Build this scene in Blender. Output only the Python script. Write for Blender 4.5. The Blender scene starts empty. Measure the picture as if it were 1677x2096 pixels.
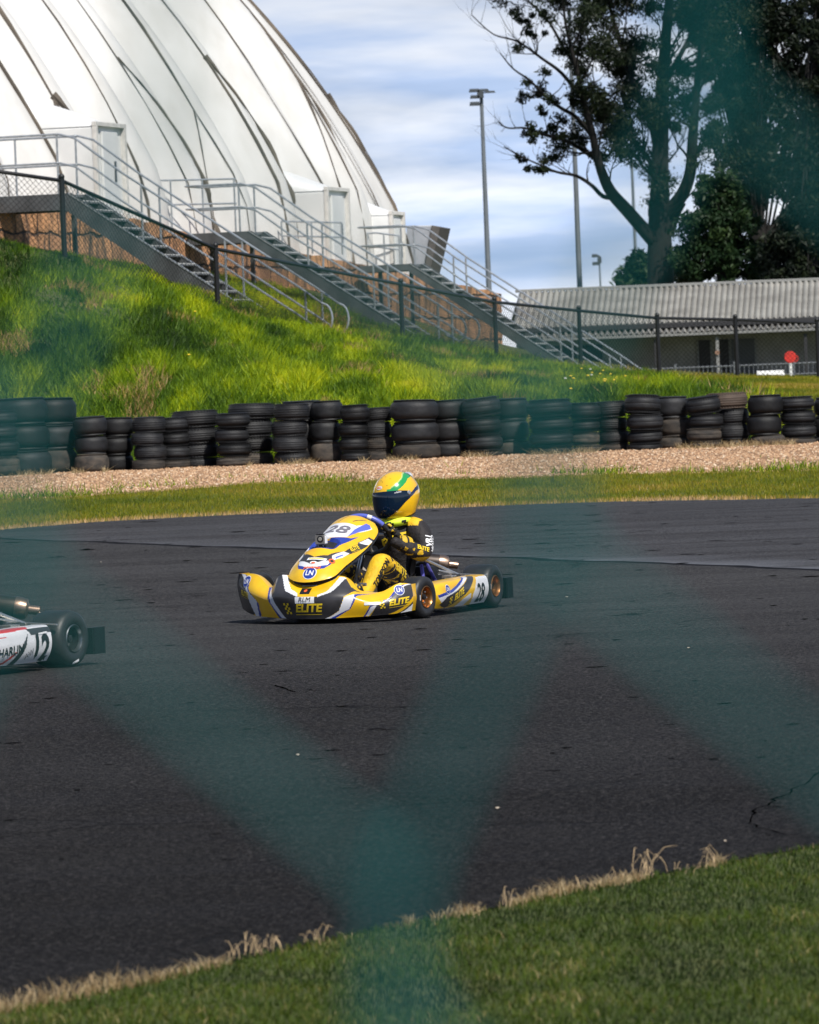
import bpy, bmesh, math, random
import numpy as np
from mathutils import Vector, Matrix, noise as mnoise
from mathutils.bvhtree import BVHTree
R_=math.radians
random.seed(7); rng=np.random.default_rng(7)
scene=bpy.context.scene
COL=scene.collection

# ------------------------------------------------------------------ camera
FPX,CAMH,YH,W0,H0=11000.,1.54,760.,1677.,2096.
PITCH=math.atan((H0/2-YH)/FPX); ROLL=R_(2.3)
_f=np.array([0,math.cos(PITCH),-math.sin(PITCH)]); _u=np.array([0,math.sin(PITCH),math.cos(PITCH)]); _r=np.array([1.,0,0])
RT=math.cos(ROLL)*_r-math.sin(ROLL)*_u; UP=math.sin(ROLL)*_r+math.cos(ROLL)*_u
cd=bpy.data.cameras.new('camera'); cam=bpy.data.objects.new('camera',cd); COL.objects.link(cam)
cam.matrix_world=Matrix(((RT[0],UP[0],-_f[0],0),(RT[1],UP[1],-_f[1],0),(RT[2],UP[2],-_f[2],CAMH),(0,0,0,1)))
cd.sensor_fit='VERTICAL'; cd.sensor_height=36.0; cd.lens=FPX/H0*36.0
cd.clip_start=0.05; cd.clip_end=6000
cd.dof.use_dof=True; cd.dof.focus_distance=34.0; cd.dof.aperture_fstop=(cd.lens/1000)/0.0145
scene.camera=cam

# ------------------------------------------------------------------ light
SUN_EL=R_(50); SUN_AZ=R_(152)      # azimuth clockwise from +Y (the view direction): behind the camera, to its right
scene.view_settings.view_transform='Standard'; scene.view_settings.look='None'
scene.view_settings.exposure=0.12; scene.view_settings.gamma=1.0
w=bpy.data.worlds.new('World'); scene.world=w; w.use_nodes=True
nt=w.node_tree; nt.nodes.clear(); N=nt.nodes.new; L=nt.links.new
out=N('ShaderNodeOutputWorld'); tc=N('ShaderNodeTexCoord')
sky=N('ShaderNodeTexSky'); sky.sky_type='NISHITA'; sky.sun_disc=False; sky.sun_elevation=SUN_EL; sky.sun_rotation=SUN_AZ
sky.air_density=1.2; sky.dust_density=0.3; sky.ozone_density=2.5; sky.altitude=50
mp=N('ShaderNodeVectorMath'); mp.operation='MULTIPLY_ADD'; mp.inputs[1].default_value=(1,1,3.5); mp.inputs[2].default_value=(0,0,0.22)
nrm=N('ShaderNodeVectorMath'); nrm.operation='NORMALIZE'
L(tc.outputs['Generated'],mp.inputs[0]); L(mp.outputs[0],nrm.inputs[0]); L(nrm.outputs[0],sky.inputs[0])
bg=N('ShaderNodeBackground'); bg.inputs[1].default_value=0.10; L(sky.outputs[0],bg.inputs[0])
cm=N('ShaderNodeVectorMath'); cm.operation='MULTIPLY'; cm.inputs[1].default_value=(10,10,58)
L(tc.outputs['Generated'],cm.inputs[0])
cn=N('ShaderNodeTexNoise'); cn.inputs['Scale'].default_value=1.0; cn.inputs['Detail'].default_value=6; cn.inputs['Roughness'].default_value=0.52; cn.inputs['Distortion'].default_value=0.35
L(cm.outputs[0],cn.inputs['Vector'])
cr_=N('ShaderNodeValToRGB'); cr_.color_ramp.elements[0].position=0.30; cr_.color_ramp.elements[0].color=(.38,.38,.38,1); cr_.color_ramp.elements[1].position=0.55
L(cn.outputs['Fac'],cr_.inputs[0])
cn2=N('ShaderNodeTexNoise'); cn2.inputs['Scale'].default_value=1.7; cn2.inputs['Detail'].default_value=5
L(cm.outputs[0],cn2.inputs['Vector'])
cc=N('ShaderNodeValToRGB'); e=cc.color_ramp.elements; e[0].position=0.36; e[0].color=(.50,.62,.86,1); e[1].position=0.60; e[1].color=(.93,.95,1.0,1)
L(cn2.outputs['Fac'],cc.inputs[0])
bc=N('ShaderNodeBackground'); bc.inputs[1].default_value=1.18; L(cc.outputs[0],bc.inputs[0])
mx=N('ShaderNodeMixShader'); cf=N('ShaderNodeMath'); cf.operation='MULTIPLY'; cf.inputs[1].default_value=0.92
sz=N('ShaderNodeSeparateXYZ'); L(tc.outputs['Generated'],sz.inputs[0]); zr=N('ShaderNodeValToRGB'); e=zr.color_ramp.elements; e[0].position=0.032; e[0].color=(1,1,1,1); e[1].position=0.12; e[1].color=(.10,.10,.10,1); L(sz.outputs[2],zr.inputs[0])
cz=N('ShaderNodeMath'); cz.operation='MULTIPLY'; L(cr_.outputs[0],cz.inputs[0]); L(zr.outputs[0],cz.inputs[1]); L(cz.outputs[0],cf.inputs[0]); L(cf.outputs[0],mx.inputs[0]); L(bg.outputs[0],mx.inputs[1]); L(bc.outputs[0],mx.inputs[2]); L(mx.outputs[0],out.inputs[0])
sd=bpy.data.lights.new('sun','SUN'); sd.energy=5.0; sd.angle=R_(0.6); sd.color=(1,.955,.88)
so=bpy.data.objects.new('sun',sd); COL.objects.link(so)
sdir=Vector((math.sin(SUN_AZ)*math.cos(SUN_EL),math.cos(SUN_AZ)*math.cos(SUN_EL),math.sin(SUN_EL)))
so.rotation_euler=sdir.to_track_quat('Z','Y').to_euler()

# ------------------------------------------------------------------ placing helpers
def P(x,y,D):
    d=RT*(x-W0/2)/FPX-UP*(y-H0/2)/FPX+_f
    q=np.array([0,0,CAMH])+d*(D/d[1]); return Vector(q)
def proj(p):
    q=np.array(p,float)-[0,0,CAMH]; z=q@_f
    return W0/2+FPX*(q@RT)/z, H0/2-FPX*(q@UP)/z

# ------------------------------------------------------------------ terrain
WA=Vector((.28,.96,0)); WN=Vector((.96,-.28,0)); WR=Vector((2.8,150.,0))     # sandstone wall: direction, outward normal, far end
def wall_pt(px):
    best=None
    lo,hi=90,175
    for _ in range(50):
        m=(lo+hi)/2; x=WR.x-(WR.y-m)*.28/.96
        if proj((x,m,3))[0]<px: lo=m
        else: hi=m
    return Vector((WR.x-(WR.y-m)*.28/.96,m,0))
TP=[(x,71,.38) for x in range(-16,17,4)]+[(-26,71,.4),(26,71,.4),(24,100,.7),(24,130,.8),(24,150,.7),(-24,90,2.2),(-24,120,4.0),(-24,150,4.2)]
COLS=[(-200,792,(440,99),(470,104)),(0,795,(500,100),(508,111.8)),(133,797,(522,100),(527,115.6)),(290,799,(582,102),(548,120)),(447,800,(636,104),(566,125.7)),(630,804,(668,110),(590,132.5)),
      (822,808,(697,115),(646,140.4)),(1013,813,(740,124),(702,149.3)),(1187,818,(755,128),None),(1345,819,(772,130),None),(1505,820,(773,130),None),(1677,822,(775,131),None),(1900,824,(780,131),None)]
for px,y81,(yp,Dp),wl in COLS:
    z81=P(px,y81,81).z; zp=P(px,yp,Dp).z; seg=[(74,.45),(81,z81),(Dp,zp)]
    if wl: seg.append((wl[1],P(px,wl[0],wl[1]).z)); seg.append((wl[1]+12,seg[-1][1]+.1))
    else: seg.append((152,zp-.12))
    for (d0,z0),(d1,z1) in zip(seg,seg[1:]):
        n=max(1,round((d1-d0)/6))
        for k in range(n): d=d0+(d1-d0)*k/n; q=P(px,700,d); TP.append((q.x,d,z0+(z1-z0)*k/n))
TP=np.array(TP); 
def _k(r2): return r2*np.log(r2+1e-9)*.5
_n=len(TP); _d2=((TP[:,None,:2]-TP[None,:,:2])**2).sum(-1); _A=np.zeros((_n+3,_n+3)); _A[:_n,:_n]=_k(_d2)+np.eye(_n)*.3
_A[:_n,_n]=1; _A[:_n,_n+1:]=TP[:,:2]; _A[_n,:_n]=1; _A[_n+1:,:_n]=TP[:,:2].T
_s=np.linalg.solve(_A,np.concatenate([TP[:,2],[0,0,0]]))
def terr(X,Y):
    X=np.atleast_1d(np.asarray(X,float)); Y=np.atleast_1d(np.asarray(Y,float))
    zf=.38*np.clip((Y-36)/35,0,1)
    Yc=np.clip(Y,71,150); Xc=np.clip(X,-24,24)
    z=np.zeros(len(X))
    for i in range(0,len(X),20000):
        a=Xc[i:i+20000]; b=Yc[i:i+20000]
        d2=(a[:,None]-TP[None,:,0])**2+(b[:,None]-TP[None,:,1])**2
        z[i:i+20000]=_k(d2)@_s[:_n]+_s[_n]+_s[_n+1]*a+_s[_n+2]*b
    z=np.clip(z,.2,5.2)
    far=np.clip((Y-150)/40,0,1); z=z*(1-far)+.72*far
    side=np.clip((np.abs(X)-24)/30,0,1); z=z*(1-side)+.6*side
    t=np.clip((Y-70.5)/3.0,0,1); t=t*t*(3-2*t)
    return zf*(1-t)+z*t
def tz(x,y): return float(terr([x],[y])[0])
def G(x,y,lo=8,hi=71):
    for _ in range(60):
        m=(lo+hi)/2; p=P(x,y,m)
        if p.z>tz(p.x,p.y): lo=m
        else: hi=m
    return P(x,y,m)

# ------------------------------------------------------------------ noise for numpy
_perm=rng.random((256,256))
def vnoise(x,y):
    xi=np.floor(x).astype(int); yi=np.floor(y).astype(int); fx=x-xi; fy=y-yi
    fx=fx*fx*(3-2*fx); fy=fy*fy*(3-2*fy); g=lambda a,b:_perm[a%256,b%256]
    return (g(xi,yi)*(1-fx)+g(xi+1,yi)*fx)*(1-fy)+(g(xi,yi+1)*(1-fx)+g(xi+1,yi+1)*fx)*fy
def fbm(x,y,o=4):
    s=0;a=.5
    for i in range(o): s=s+a*vnoise(x*2**i+17*i,y*2**i+31*i); a*=.5
    return s/(1-.5**o)

# ------------------------------------------------------------------ materials
def mat(name,col,rough=.6,metal=0,var=0,vscale=3,bump=0,bscale=60,spec=.5,coat=0,col2=None,trans=0,obj_rand=0,sheen=0,detail=5):
    m=bpy.data.materials.new(name); m.use_nodes=True; n=m.node_tree.nodes; l=m.node_tree.links; b=n['Principled BSDF']
    b.inputs['Base Color'].default_value=(*col,1); b.inputs['Roughness'].default_value=rough; b.inputs['Metallic'].default_value=metal
    b.inputs['Specular IOR Level'].default_value=spec; b.inputs['Coat Weight'].default_value=coat
    t=n.new('ShaderNodeTexCoord')
    if var or col2 or obj_rand:
        no=n.new('ShaderNodeTexNoise'); no.inputs['Scale'].default_value=vscale; no.inputs['Detail'].default_value=detail; l.new(t.outputs['Object'],no.inputs['Vector'])
        r=n.new('ShaderNodeValToRGB'); r.color_ramp.elements[0].position=.32; r.color_ramp.elements[1].position=.68
        c2=col2 if col2 else tuple(min(1,c*(1+var)) for c in col)
        c1=col if col2 else tuple(c*(1-var) for c in col)
        r.color_ramp.elements[0].color=(*c1,1); r.color_ramp.elements[1].color=(*c2,1)
        l.new(no.outputs['Fac'],r.inputs[0]); src=r.outputs[0]
        if obj_rand:
            oi=n.new('ShaderNodeObjectInfo'); mm=n.new('ShaderNodeMath'); mm.operation='MULTIPLY_ADD'; mm.inputs[1].default_value=2*obj_rand; mm.inputs[2].default_value=1-obj_rand
            l.new(oi.outputs['Random'],mm.inputs[0]); vm=n.new('ShaderNodeVectorMath'); vm.operation='SCALE'; l.new(src,vm.inputs[0]); l.new(mm.outputs[0],vm.inputs['Scale']); src=vm.outputs[0]
        l.new(src,b.inputs['Base Color'])
    if bump:
        n2=n.new('ShaderNodeTexNoise'); n2.inputs['Scale'].default_value=bscale; n2.inputs['Detail'].default_value=3; l.new(t.outputs['Object'],n2.inputs['Vector'])
        bp=n.new('ShaderNodeBump'); bp.inputs['Strength'].default_value=bump; bp.inputs['Distance'].default_value=.02; l.new(n2.outputs['Fac'],bp.inputs['Height']); l.new(bp.outputs[0],b.inputs['Normal'])
    if trans: b.inputs['Subsurface Weight'].default_value=0
    return m
class NB:
    """short-hand for building a node graph"""
    def __init__(s,name):
        s.m=bpy.data.materials.new(name); s.m.use_nodes=True; s.n=s.m.node_tree.nodes; s.l=s.m.node_tree.links; s.b=s.n['Principled BSDF']
        s.tc=s.n.new('ShaderNodeTexCoord').outputs['Object']
    def noise(s,scale,detail=5,rough=.55,vec=None,dist=0):
        t=s.n.new('ShaderNodeTexNoise'); t.inputs['Scale'].default_value=scale; t.inputs['Detail'].default_value=detail; t.inputs['Roughness'].default_value=rough; t.inputs['Distortion'].default_value=dist
        s.l.new(vec or s.tc,t.inputs['Vector']); return t.outputs['Fac']
    def vec(s,mul):
        v=s.n.new('ShaderNodeVectorMath'); v.operation='MULTIPLY'; v.inputs[1].default_value=mul; s.l.new(s.tc,v.inputs[0]); return v.outputs[0]
    def math(s,op,a,b=0,c=0,clamp=False):
        t=s.n.new('ShaderNodeMath'); t.operation=op; t.use_clamp=clamp
        for i,v in enumerate((a,b,c)):
            if isinstance(v,(int,float)): t.inputs[i].default_value=v
            else: s.l.new(v,t.inputs[i])
        return t.outputs[0]
    def ramp(s,f,stops):
        t=s.n.new('ShaderNodeValToRGB'); e=t.color_ramp.elements
        while len(e)<len(stops): e.new(.5)
        for q,(p,c) in zip(e,stops): q.position=p; q.color=(*c,1) if len(c)==3 else c
        s.l.new(f,t.inputs[0]); return t.outputs[0]
    def mix(s,f,a,b,mode='MIX'):
        t=s.n.new('ShaderNodeMix'); t.data_type='RGBA'; t.blend_type=mode
        for k,v in ((0,f),(6,a),(7,b)):
            if isinstance(v,(int,float)): t.inputs[k].default_value=v
            elif isinstance(v,tuple): t.inputs[k].default_value=(*v,1)
            else: s.l.new(v,t.inputs[k])
        return t.outputs[2]
    def bump(s,h,strength,dist=.02):
        t=s.n.new('ShaderNodeBump'); t.inputs['Strength'].default_value=strength; t.inputs['Distance'].default_value=dist; s.l.new(h,t.inputs['Height']); s.l.new(t.outputs[0],s.b.inputs['Normal'])
    def set(s,**k):
        for a,v in k.items():
            a=a.replace('_',' ')
            i=s.b.inputs[a]
            if isinstance(v,(int,float)): i.default_value=v
            elif isinstance(v,tuple): i.default_value=(*v,1)
            else: s.l.new(v,i)
        return s.m

# ------------------------------------------------------------------ mesh builder
class MB:
    def __init__(s): s.v=[];s.f=[];s.m=[];s.mats=[]
    def mi(s,mt):
        if mt not in s.mats: s.mats.append(mt)
        return s.mats.index(mt)
    def add(s,vs,fs,mt):
        k=len(s.v); i=s.mi(mt); s.v+= [tuple(v) for v in vs]; s.f+=[tuple(k+a for a in f) for f in fs]; s.m+=[i]*len(fs); return s
    def box(s,c,size,mt,X=None,Y=None,Z=None):
        X=Vector(X or (1,0,0)); Y=Vector(Y or (0,1,0)); Z=Vector(Z or (0,0,1)); c=Vector(c); a,b,d=[q/2 for q in size]
        vs=[c+X*(i*a)+Y*(j*b)+Z*(k*d) for i in (-1,1) for j in (-1,1) for k in (-1,1)]
        return s.add(vs,[(0,1,3,2),(4,6,7,5),(0,4,5,1),(2,3,7,6),(0,2,6,4),(1,5,7,3)],mt)
    def tube(s,pts,r,mt,n=8,caps=True):
        pts=[Vector(p) for p in pts]; rs=r if isinstance(r,(list,tuple)) else [r]*len(pts); vs=[];fs=[]
        prev=None
        for i,p in enumerate(pts):
            d=(pts[min(i+1,len(pts)-1)]-pts[max(i-1,0)]).normalized()
            if prev is None: a=d.orthogonal().normalized()
            else:
                a=prev-d*prev.dot(d); a=a.normalized() if a.length>1e-6 else d.orthogonal().normalized()
            prev=a; b=d.cross(a)
            for k in range(n):
                t=2*math.pi*k/n; vs.append(p+(a*math.cos(t)+b*math.sin(t))*rs[i])
        for i in range(len(pts)-1):
            for k in range(n): fs.append((i*n+k,i*n+(k+1)%n,(i+1)*n+(k+1)%n,(i+1)*n+k))
        if caps: fs.append(tuple(range(n-1,-1,-1))); fs.append(tuple((len(pts)-1)*n+k for k in range(n)))
        return s.add(vs,fs,mt)
    def lathe(s,prof,mt,n=32,c=(0,0,0),axis=(0,0,1),closed=False):
        c=Vector(c); A=Vector(axis).normalized(); X=A.orthogonal().normalized(); Y=A.cross(X); vs=[];fs=[]
        for r,h in prof:
            for k in range(n):
                t=2*math.pi*k/n; vs.append(c+A*h+(X*math.cos(t)+Y*math.sin(t))*r)
        q=len(prof)
        for i in range(q if closed else q-1):
            j=(i+1)%q
            for k in range(n): fs.append((i*n+k,i*n+(k+1)%n,j*n+(k+1)%n,j*n+k))
        return s.add(vs,fs,mt)
    def grid(s,fn,nu,nv,mt,flip=False,paint=None):
        k=len(s.v); 
        for j in range(nv+1):
            for i in range(nu+1): s.v.append(tuple(fn(i/nu,j/nv)))
        for j in range(nv):
            for i in range(nu):
                a=k+j*(nu+1)+i; f=(a,a+1,a+nu+2,a+nu+1); s.f.append(f[::-1] if flip else f)
                s.m.append(s.mi(paint((i+.5)/nu,(j+.5)/nv) if paint else mt))
        return s
    def ball(s,c,r,mt,n=12,m=8,sc=(1,1,1)):
        c=Vector(c)
        return s.grid(lambda u,v:(c.x+sc[0]*r*math.sin(math.pi*v)*math.cos(2*math.pi*u),c.y+sc[1]*r*math.sin(math.pi*v)*math.sin(2*math.pi*u),c.z-sc[2]*r*math.cos(math.pi*v)),n,m,mt)
    def poly(s,pts,mt): return s.add(pts,[tuple(range(len(pts)))],mt)
    def slab(s,pts,d,mt):
        """closed polygon extruded by vector d"""
        d=Vector(d); n=len(pts); a=[Vector(p) for p in pts]; b=[p+d for p in a]
        return s.add(a+b,[tuple(range(n-1,-1,-1)),tuple(range(n,2*n))]+[(i,(i+1)%n,n+(i+1)%n,n+i) for i in range(n)],mt)
    def build(s,name,parent=None,smooth=False,bevel=0,angle=40):
        me=bpy.data.meshes.new(name); me.from_pydata([tuple(v) for v in s.v],[],s.f)
        for q in s.mats: me.materials.append(q)
        me.polygons.foreach_set('material_index',s.m)
        if smooth:
            me.polygons.foreach_set('use_smooth',[True]*len(s.f))
        me.update()
        o=bpy.data.objects.new(name,me); COL.objects.link(o)
        if parent is not None: o.parent=parent
        if bevel:
            b=o.modifiers.new('b','BEVEL'); b.width=bevel; b.segments=2; b.limit_method='ANGLE'; b.angle_limit=R_(angle)
        if smooth: 
            try: me.set_sharp_from_angle(angle=R_(angle))
            except Exception: pass
        return o
def tag(o,label=None,cat=None,group=None,kind=None):
    if label: o['label']=label
    if cat: o['category']=cat
    if group: o['group']=group
    if kind: o['kind']=kind
    return o
def thing(name,label,cat,loc=(0,0,0),rz=0,group=None):
    o=bpy.data.objects.new(name,None); COL.objects.link(o); o.location=loc; o.rotation_euler=(0,0,rz); return tag(o,label,cat,group)
def kids(o): return [c for c in bpy.data.objects if c.parent==o]
def copy_tree(o,parent=None):
    c=o.copy(); COL.objects.link(c); c.parent=parent
    for ch in kids(o): copy_tree(ch,c)
    return c
def raw_mesh(name,verts,faces_flat,nper,mt,colattr=None,smooth=False,parent=None):
    """fast mesh from numpy arrays, faces all with nper corners"""
    me=bpy.data.meshes.new(name); nf=len(faces_flat)//nper
    me.vertices.add(len(verts)); me.vertices.foreach_set('co',np.asarray(verts,np.float32).ravel())
    me.loops.add(len(faces_flat)); me.loops.foreach_set('vertex_index',np.asarray(faces_flat,np.int32))
    me.polygons.add(nf); me.polygons.foreach_set('loop_start',np.arange(0,nf*nper,nper,dtype=np.int32))
    me.polygons.foreach_set('use_smooth',np.full(nf,smooth))
    if colattr is not None:
        a=me.attributes.new('tint','FLOAT','POINT'); a.data.foreach_set('value',np.asarray(colattr,np.float32))
    me.materials.append(mt); me.update(calc_edges=True); me.validate()
    o=bpy.data.objects.new(name,me); COL.objects.link(o)
    if parent is not None: o.parent=parent
    return o
ORD=['bottom','second','third','fourth']
NTH='first second third fourth fifth sixth seventh eighth ninth tenth eleventh twelfth thirteenth fourteenth fifteenth sixteenth seventeenth eighteenth nineteenth twentieth twenty-first twenty-second twenty-third twenty-fourth twenty-fifth twenty-sixth twenty-seventh twenty-eighth twenty-ninth thirtieth'.split()
# ================================================================== ground, track, gravel
def far_edge(pts,ext=60):
    q=[G(*p) for p in pts]; xs=[p.x for p in q]; ys=[p.y for p in q]
    return np.array(xs),np.array(ys)
NEx,NEy=far_edge([(-60,2088),(0,2074),(120,2052),(300,2014),(480,1970),(600,1943),(760,1905),(960,1868),(1130,1834),(1300,1800),(1500,1765),(1677,1735),(1740,1722)])
FEx,FEy=far_edge([(-60,1095),(0,1085),(200,1068),(400,1058),(620,1050),(838,1044),(1060,1035),(1250,1028),(1677,1021),(1740,1020)])
GEx,GEy=far_edge([(-60,1024),(0,1022),(160,1018),(300,1008),(480,992),(660,987),(838,984),(1060,978),(1300,972),(1677,963),(1740,962)])
def curve(xs,ys,slope=(0,0)):
    def f(X):
        X=np.asarray(X,float); y=np.interp(X,xs,ys)
        y=np.where(X<xs[0],ys[0]+slope[0]*(X-xs[0]),y); return np.where(X>xs[-1],ys[-1]+slope[1]*(X-xs[-1]),y)
    return f
_ne=curve(NEx,NEy,(1.1,1.1)); _fe=curve(FEx,FEy,(0,0)); _ge=curve(GEx,GEy,(0,0))
def near_edge(X): return np.maximum(_ne(X)+.10*(fbm(np.asarray(X)*2.2,np.asarray(X)*0+3)-.5)+.05*(fbm(np.asarray(X)*11,np.asarray(X)*0+8)-.5),-18)
def edge2(X): return _fe(X)+.5*(fbm(np.asarray(X)*1.3,np.asarray(X)*0+5)-.5)
def edge3(X): return _ge(X)+1.3*(fbm(np.asarray(X)*1.1,np.asarray(X)*0+9)-.5)

def space(a,b,fine,lo,hi,grow=1.25):
    c=list(np.arange(a,b+1e-6,fine)); s=fine
    while c[-1]<hi: s*=grow; c.append(c[-1]+s)
    s=fine
    while c[0]>lo: s*=grow; c.insert(0,c[0]-s)
    return np.array(c)
gx=space(-20,20,.5,-1500,1500); gy=space(6,160,.5,-900,2500)
GX,GY=np.meshgrid(gx,gy); gz=terr(GX.ravel(),GY.ravel())
bumpy=np.where(GY.ravel()>75,.10*(fbm(GX.ravel()*.6,GY.ravel()*.6)-.5),0)
gv=np.stack([GX.ravel(),GY.ravel(),gz+bumpy],1); nx=len(gx)
ii,jj=np.meshgrid(np.arange(nx-1),np.arange(len(gy)-1)); a=(jj*nx+ii).ravel()
gf=np.stack([a,a+1,a+nx+1,a+nx],1).ravel()
g=NB('meadow_ground'); big=g.noise(.35,4); fine=g.noise(9,6,.7); vf=g.noise(60,3,.7)
c=g.ramp(fine,[(.3,(.022,.045,.006)),(.52,(.06,.10,.010)),(.72,(.13,.13,.022))]); c=g.mix(g.math('MULTIPLY',big,.5),c,(.16,.13,.045)); 
g.bump(vf,.8,.05); GROUND=g.set(Base_Color=c,Roughness=.9)
raw_mesh('ground',gv,gf,4,GROUND,smooth=True)['kind']='structure'

def strip(name,x0,x1,dx,lo,hi,nv,dz,mt):
    xs=np.arange(x0,x1+1e-6,dx); t=np.linspace(0,1,nv+1); X=np.repeat(xs[None,:],nv+1,0); A=lo(xs); B=hi(xs)
    Y=A[None,:]+(B-A)[None,:]*t[:,None]; z=terr(X.ravel(),Y.ravel())+dz
    n=len(xs); ii,jj=np.meshgrid(np.arange(n-1),np.arange(nv)); a=(jj*n+ii).ravel()
    o=raw_mesh(name,np.stack([X.ravel(),Y.ravel(),z],1),np.stack([a,a+1,a+n+1,a+n],1).ravel(),4,mt,smooth=True); o['kind']='structure'; return o
# asphalt
j0=G(0,1103); j1=G(1677,1167); jl=(j1-j0).normalized(); jn=(-jl.y,jl.x); jc=-(jn[0]*j0.x+jn[1]*j0.y)
g=NB('asphalt'); sx=g.n.new('ShaderNodeSeparateXYZ'); g.l.new(g.tc,sx.inputs[0])
agg=g.math('MULTIPLY_ADD',g.noise(75,2,.6),.5,g.math('MULTIPLY',g.noise(190,2,.7),.5)); mid=g.noise(22,4,.65); patch=g.noise(.22,5,.6,dist=.4); streak=g.noise(1,5,.65,vec=g.vec((.25,1.8,1)))
d=g.math('ADD',g.math('ADD',g.math('MULTIPLY',sx.outputs[0],jn[0]),g.math('MULTIPLY',sx.outputs[1],jn[1])),jc)
wob=g.math('MULTIPLY',g.math('SUBTRACT',g.noise(.8,4),.5),.5); d=g.math('ADD',d,wob)
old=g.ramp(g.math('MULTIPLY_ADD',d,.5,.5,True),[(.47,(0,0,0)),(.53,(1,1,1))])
near_dark=g.mix(mid,(.0028,.0023,.0022),(.0075,.0066,.0063)); far_pale=g.mix(mid,(.022,.0225,.024),(.075,.076,.080))
ny=g.math('MULTIPLY_ADD',sx.outputs[1],1/20.,-15/20.,True)   # lens vignette put into the asphalt colour: dark near the camera, paler far off
c=g.mix(g.ramp(g.math('ADD',g.math('MULTIPLY',ny,.7),g.math('MULTIPLY',g.math('SUBTRACT',patch,.5),1.0)),[(.1,(0,0,0)),(.75,(1,1,1))]),near_dark,far_pale)
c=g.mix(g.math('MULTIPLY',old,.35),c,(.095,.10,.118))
c=g.mix(g.ramp(streak,[(.38,(.55,.55,.55)),(.56,(0,0,0))]),c,(.012,.012,.014))
for sc_,k_ in ((260,.8),(120,.85),(42,.5)):
    nn=g.noise(sc_,1,.5); c=g.mix(g.math('MULTIPLY',g.ramp(nn,[(.33,(1,1,1)),(.44,(0,0,0))]),k_),c,(.003,.003,.003)); c=g.mix(g.math('MULTIPLY',g.ramp(nn,[(.57,(0,0,0)),(.70,(1,1,1))]),g.math('MULTIPLY',g.math('MULTIPLY_ADD',ny,.5,.5),k_)),c,(.105,.098,.094))
sheen_band=g.math('MULTIPLY',g.ramp(d,[(.0,(0,0,0)),(.06,(1,1,1)),(.35,(.5,.5,.5)),(.9,(0,0,0))]),g.math('MULTIPLY',g.ramp(g.noise(1,4,.6,vec=g.vec((.5,1.2,1))),[(.3,(.2,.2,.2)),(.6,(1,1,1))]),g.math('MULTIPLY_ADD',sx.outputs[0],.12,.5,True)))
c=g.mix(g.math('MULTIPLY',sheen_band,.8),c,(.17,.18,.205))  # bluish sheen past the seam, painted as pale colour
seam=g.ramp(g.math('ABSOLUTE',d),[(.0,(1,1,1)),(.05,(1,1,1)),(.09,(0,0,0))]); c=g.mix(seam,c,(.010,.010,.012))
vor=g.n.new('ShaderNodeTexVoronoi'); vor.feature='DISTANCE_TO_EDGE'; vor.inputs['Scale'].default_value=.16
dv=g.n.new('ShaderNodeVectorMath'); dv.operation='ADD'; nz=g.n.new('ShaderNodeTexNoise'); nz.inputs['Scale'].default_value=1.4; nz.inputs['Detail'].default_value=6; g.l.new(g.tc,nz.inputs['Vector']); g.l.new(g.tc,dv.inputs[0]); g.l.new(nz.outputs['Color'],dv.inputs[1]); g.l.new(dv.outputs[0],vor.inputs['Vector'])
crk=g.math('MULTIPLY',g.ramp(vor.outputs['Distance'],[(0,(1,1,1)),(.0022,(1,1,1)),(.004,(0,0,0))]),g.ramp(g.noise(.5,3),[(.5,(0,0,0)),(.58,(1,1,1))]))
c=g.mix(g.math('MULTIPLY',crk,.8),c,(.006,.006,.006))
g.bump(g.math('SUBTRACT',g.math('ADD',agg,g.math('MULTIPLY',mid,.6)),crk),.65,.012)
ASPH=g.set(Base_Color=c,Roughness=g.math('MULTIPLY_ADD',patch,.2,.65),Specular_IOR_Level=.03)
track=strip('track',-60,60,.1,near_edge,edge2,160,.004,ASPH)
CRK=mat('crack_black',(.0015,.0015,.0015),1.0,spec=0); v=MB()
def crackline(px,w):
    q=[G(x,y) for x,y in px]; pl=[]
    for a_,b_ in zip(q,q[1:]):
        for k in range(6): t=k/6; p=a_.lerp(b_,t); pl.append(p+Vector((mnoise.noise((p.x*9,p.y*9,1))*.03,mnoise.noise((p.x*9,p.y*9,5))*.03,0)))
    for i in range(len(pl)-1):
        d=(pl[i+1]-pl[i]).normalized(); n=Vector((-d.y,d.x,0)); w0=w*(.4+1.2*abs(mnoise.noise((i*.7,3,3)))); w1=w*(.4+1.2*abs(mnoise.noise(((i+1)*.7,3,3))))
        z=Vector((0,0,.008)); v.add([pl[i]-n*w0+z,pl[i]+n*w0+z,pl[i+1]+n*w1+z,pl[i+1]-n*w1+z],[(0,1,2,3)],CRK)
crackline([(1690,1578),(1640,1610),(1590,1640),(1545,1665),(1532,1690),(1600,1712),(1690,1722)],.005); crackline([(560,1405),(610,1420),(690,1412)],.007)
v.build('crack',track)
# gravel run-off
g=NB('gravel_bed'); a1=g.noise(26,4,.7); a2=g.noise(80,2,.6); a3=g.noise(1.2,4)
c=g.ramp(a1,[(.3,(.17,.09,.045)),(.5,(.38,.215,.115)),(.7,(.52,.32,.18))]); c=g.mix(g.ramp(a3,[(.45,(0,0,0)),(.7,(.6,.6,.6))]),c,(.20,.13,.07)); c=g.mix(g.ramp(a2,[(.3,(.7,.7,.7)),(.42,(0,0,0))]),c,(.10,.06,.035))
g.bump(g.math('ADD',a1,a2),1,.04); GRAV=g.set(Base_Color=c,Roughness=.95)
strip('gravel_path',-60,60,.15,edge3,lambda X:np.full(len(X),72.2),26,.004,GRAV)

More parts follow.
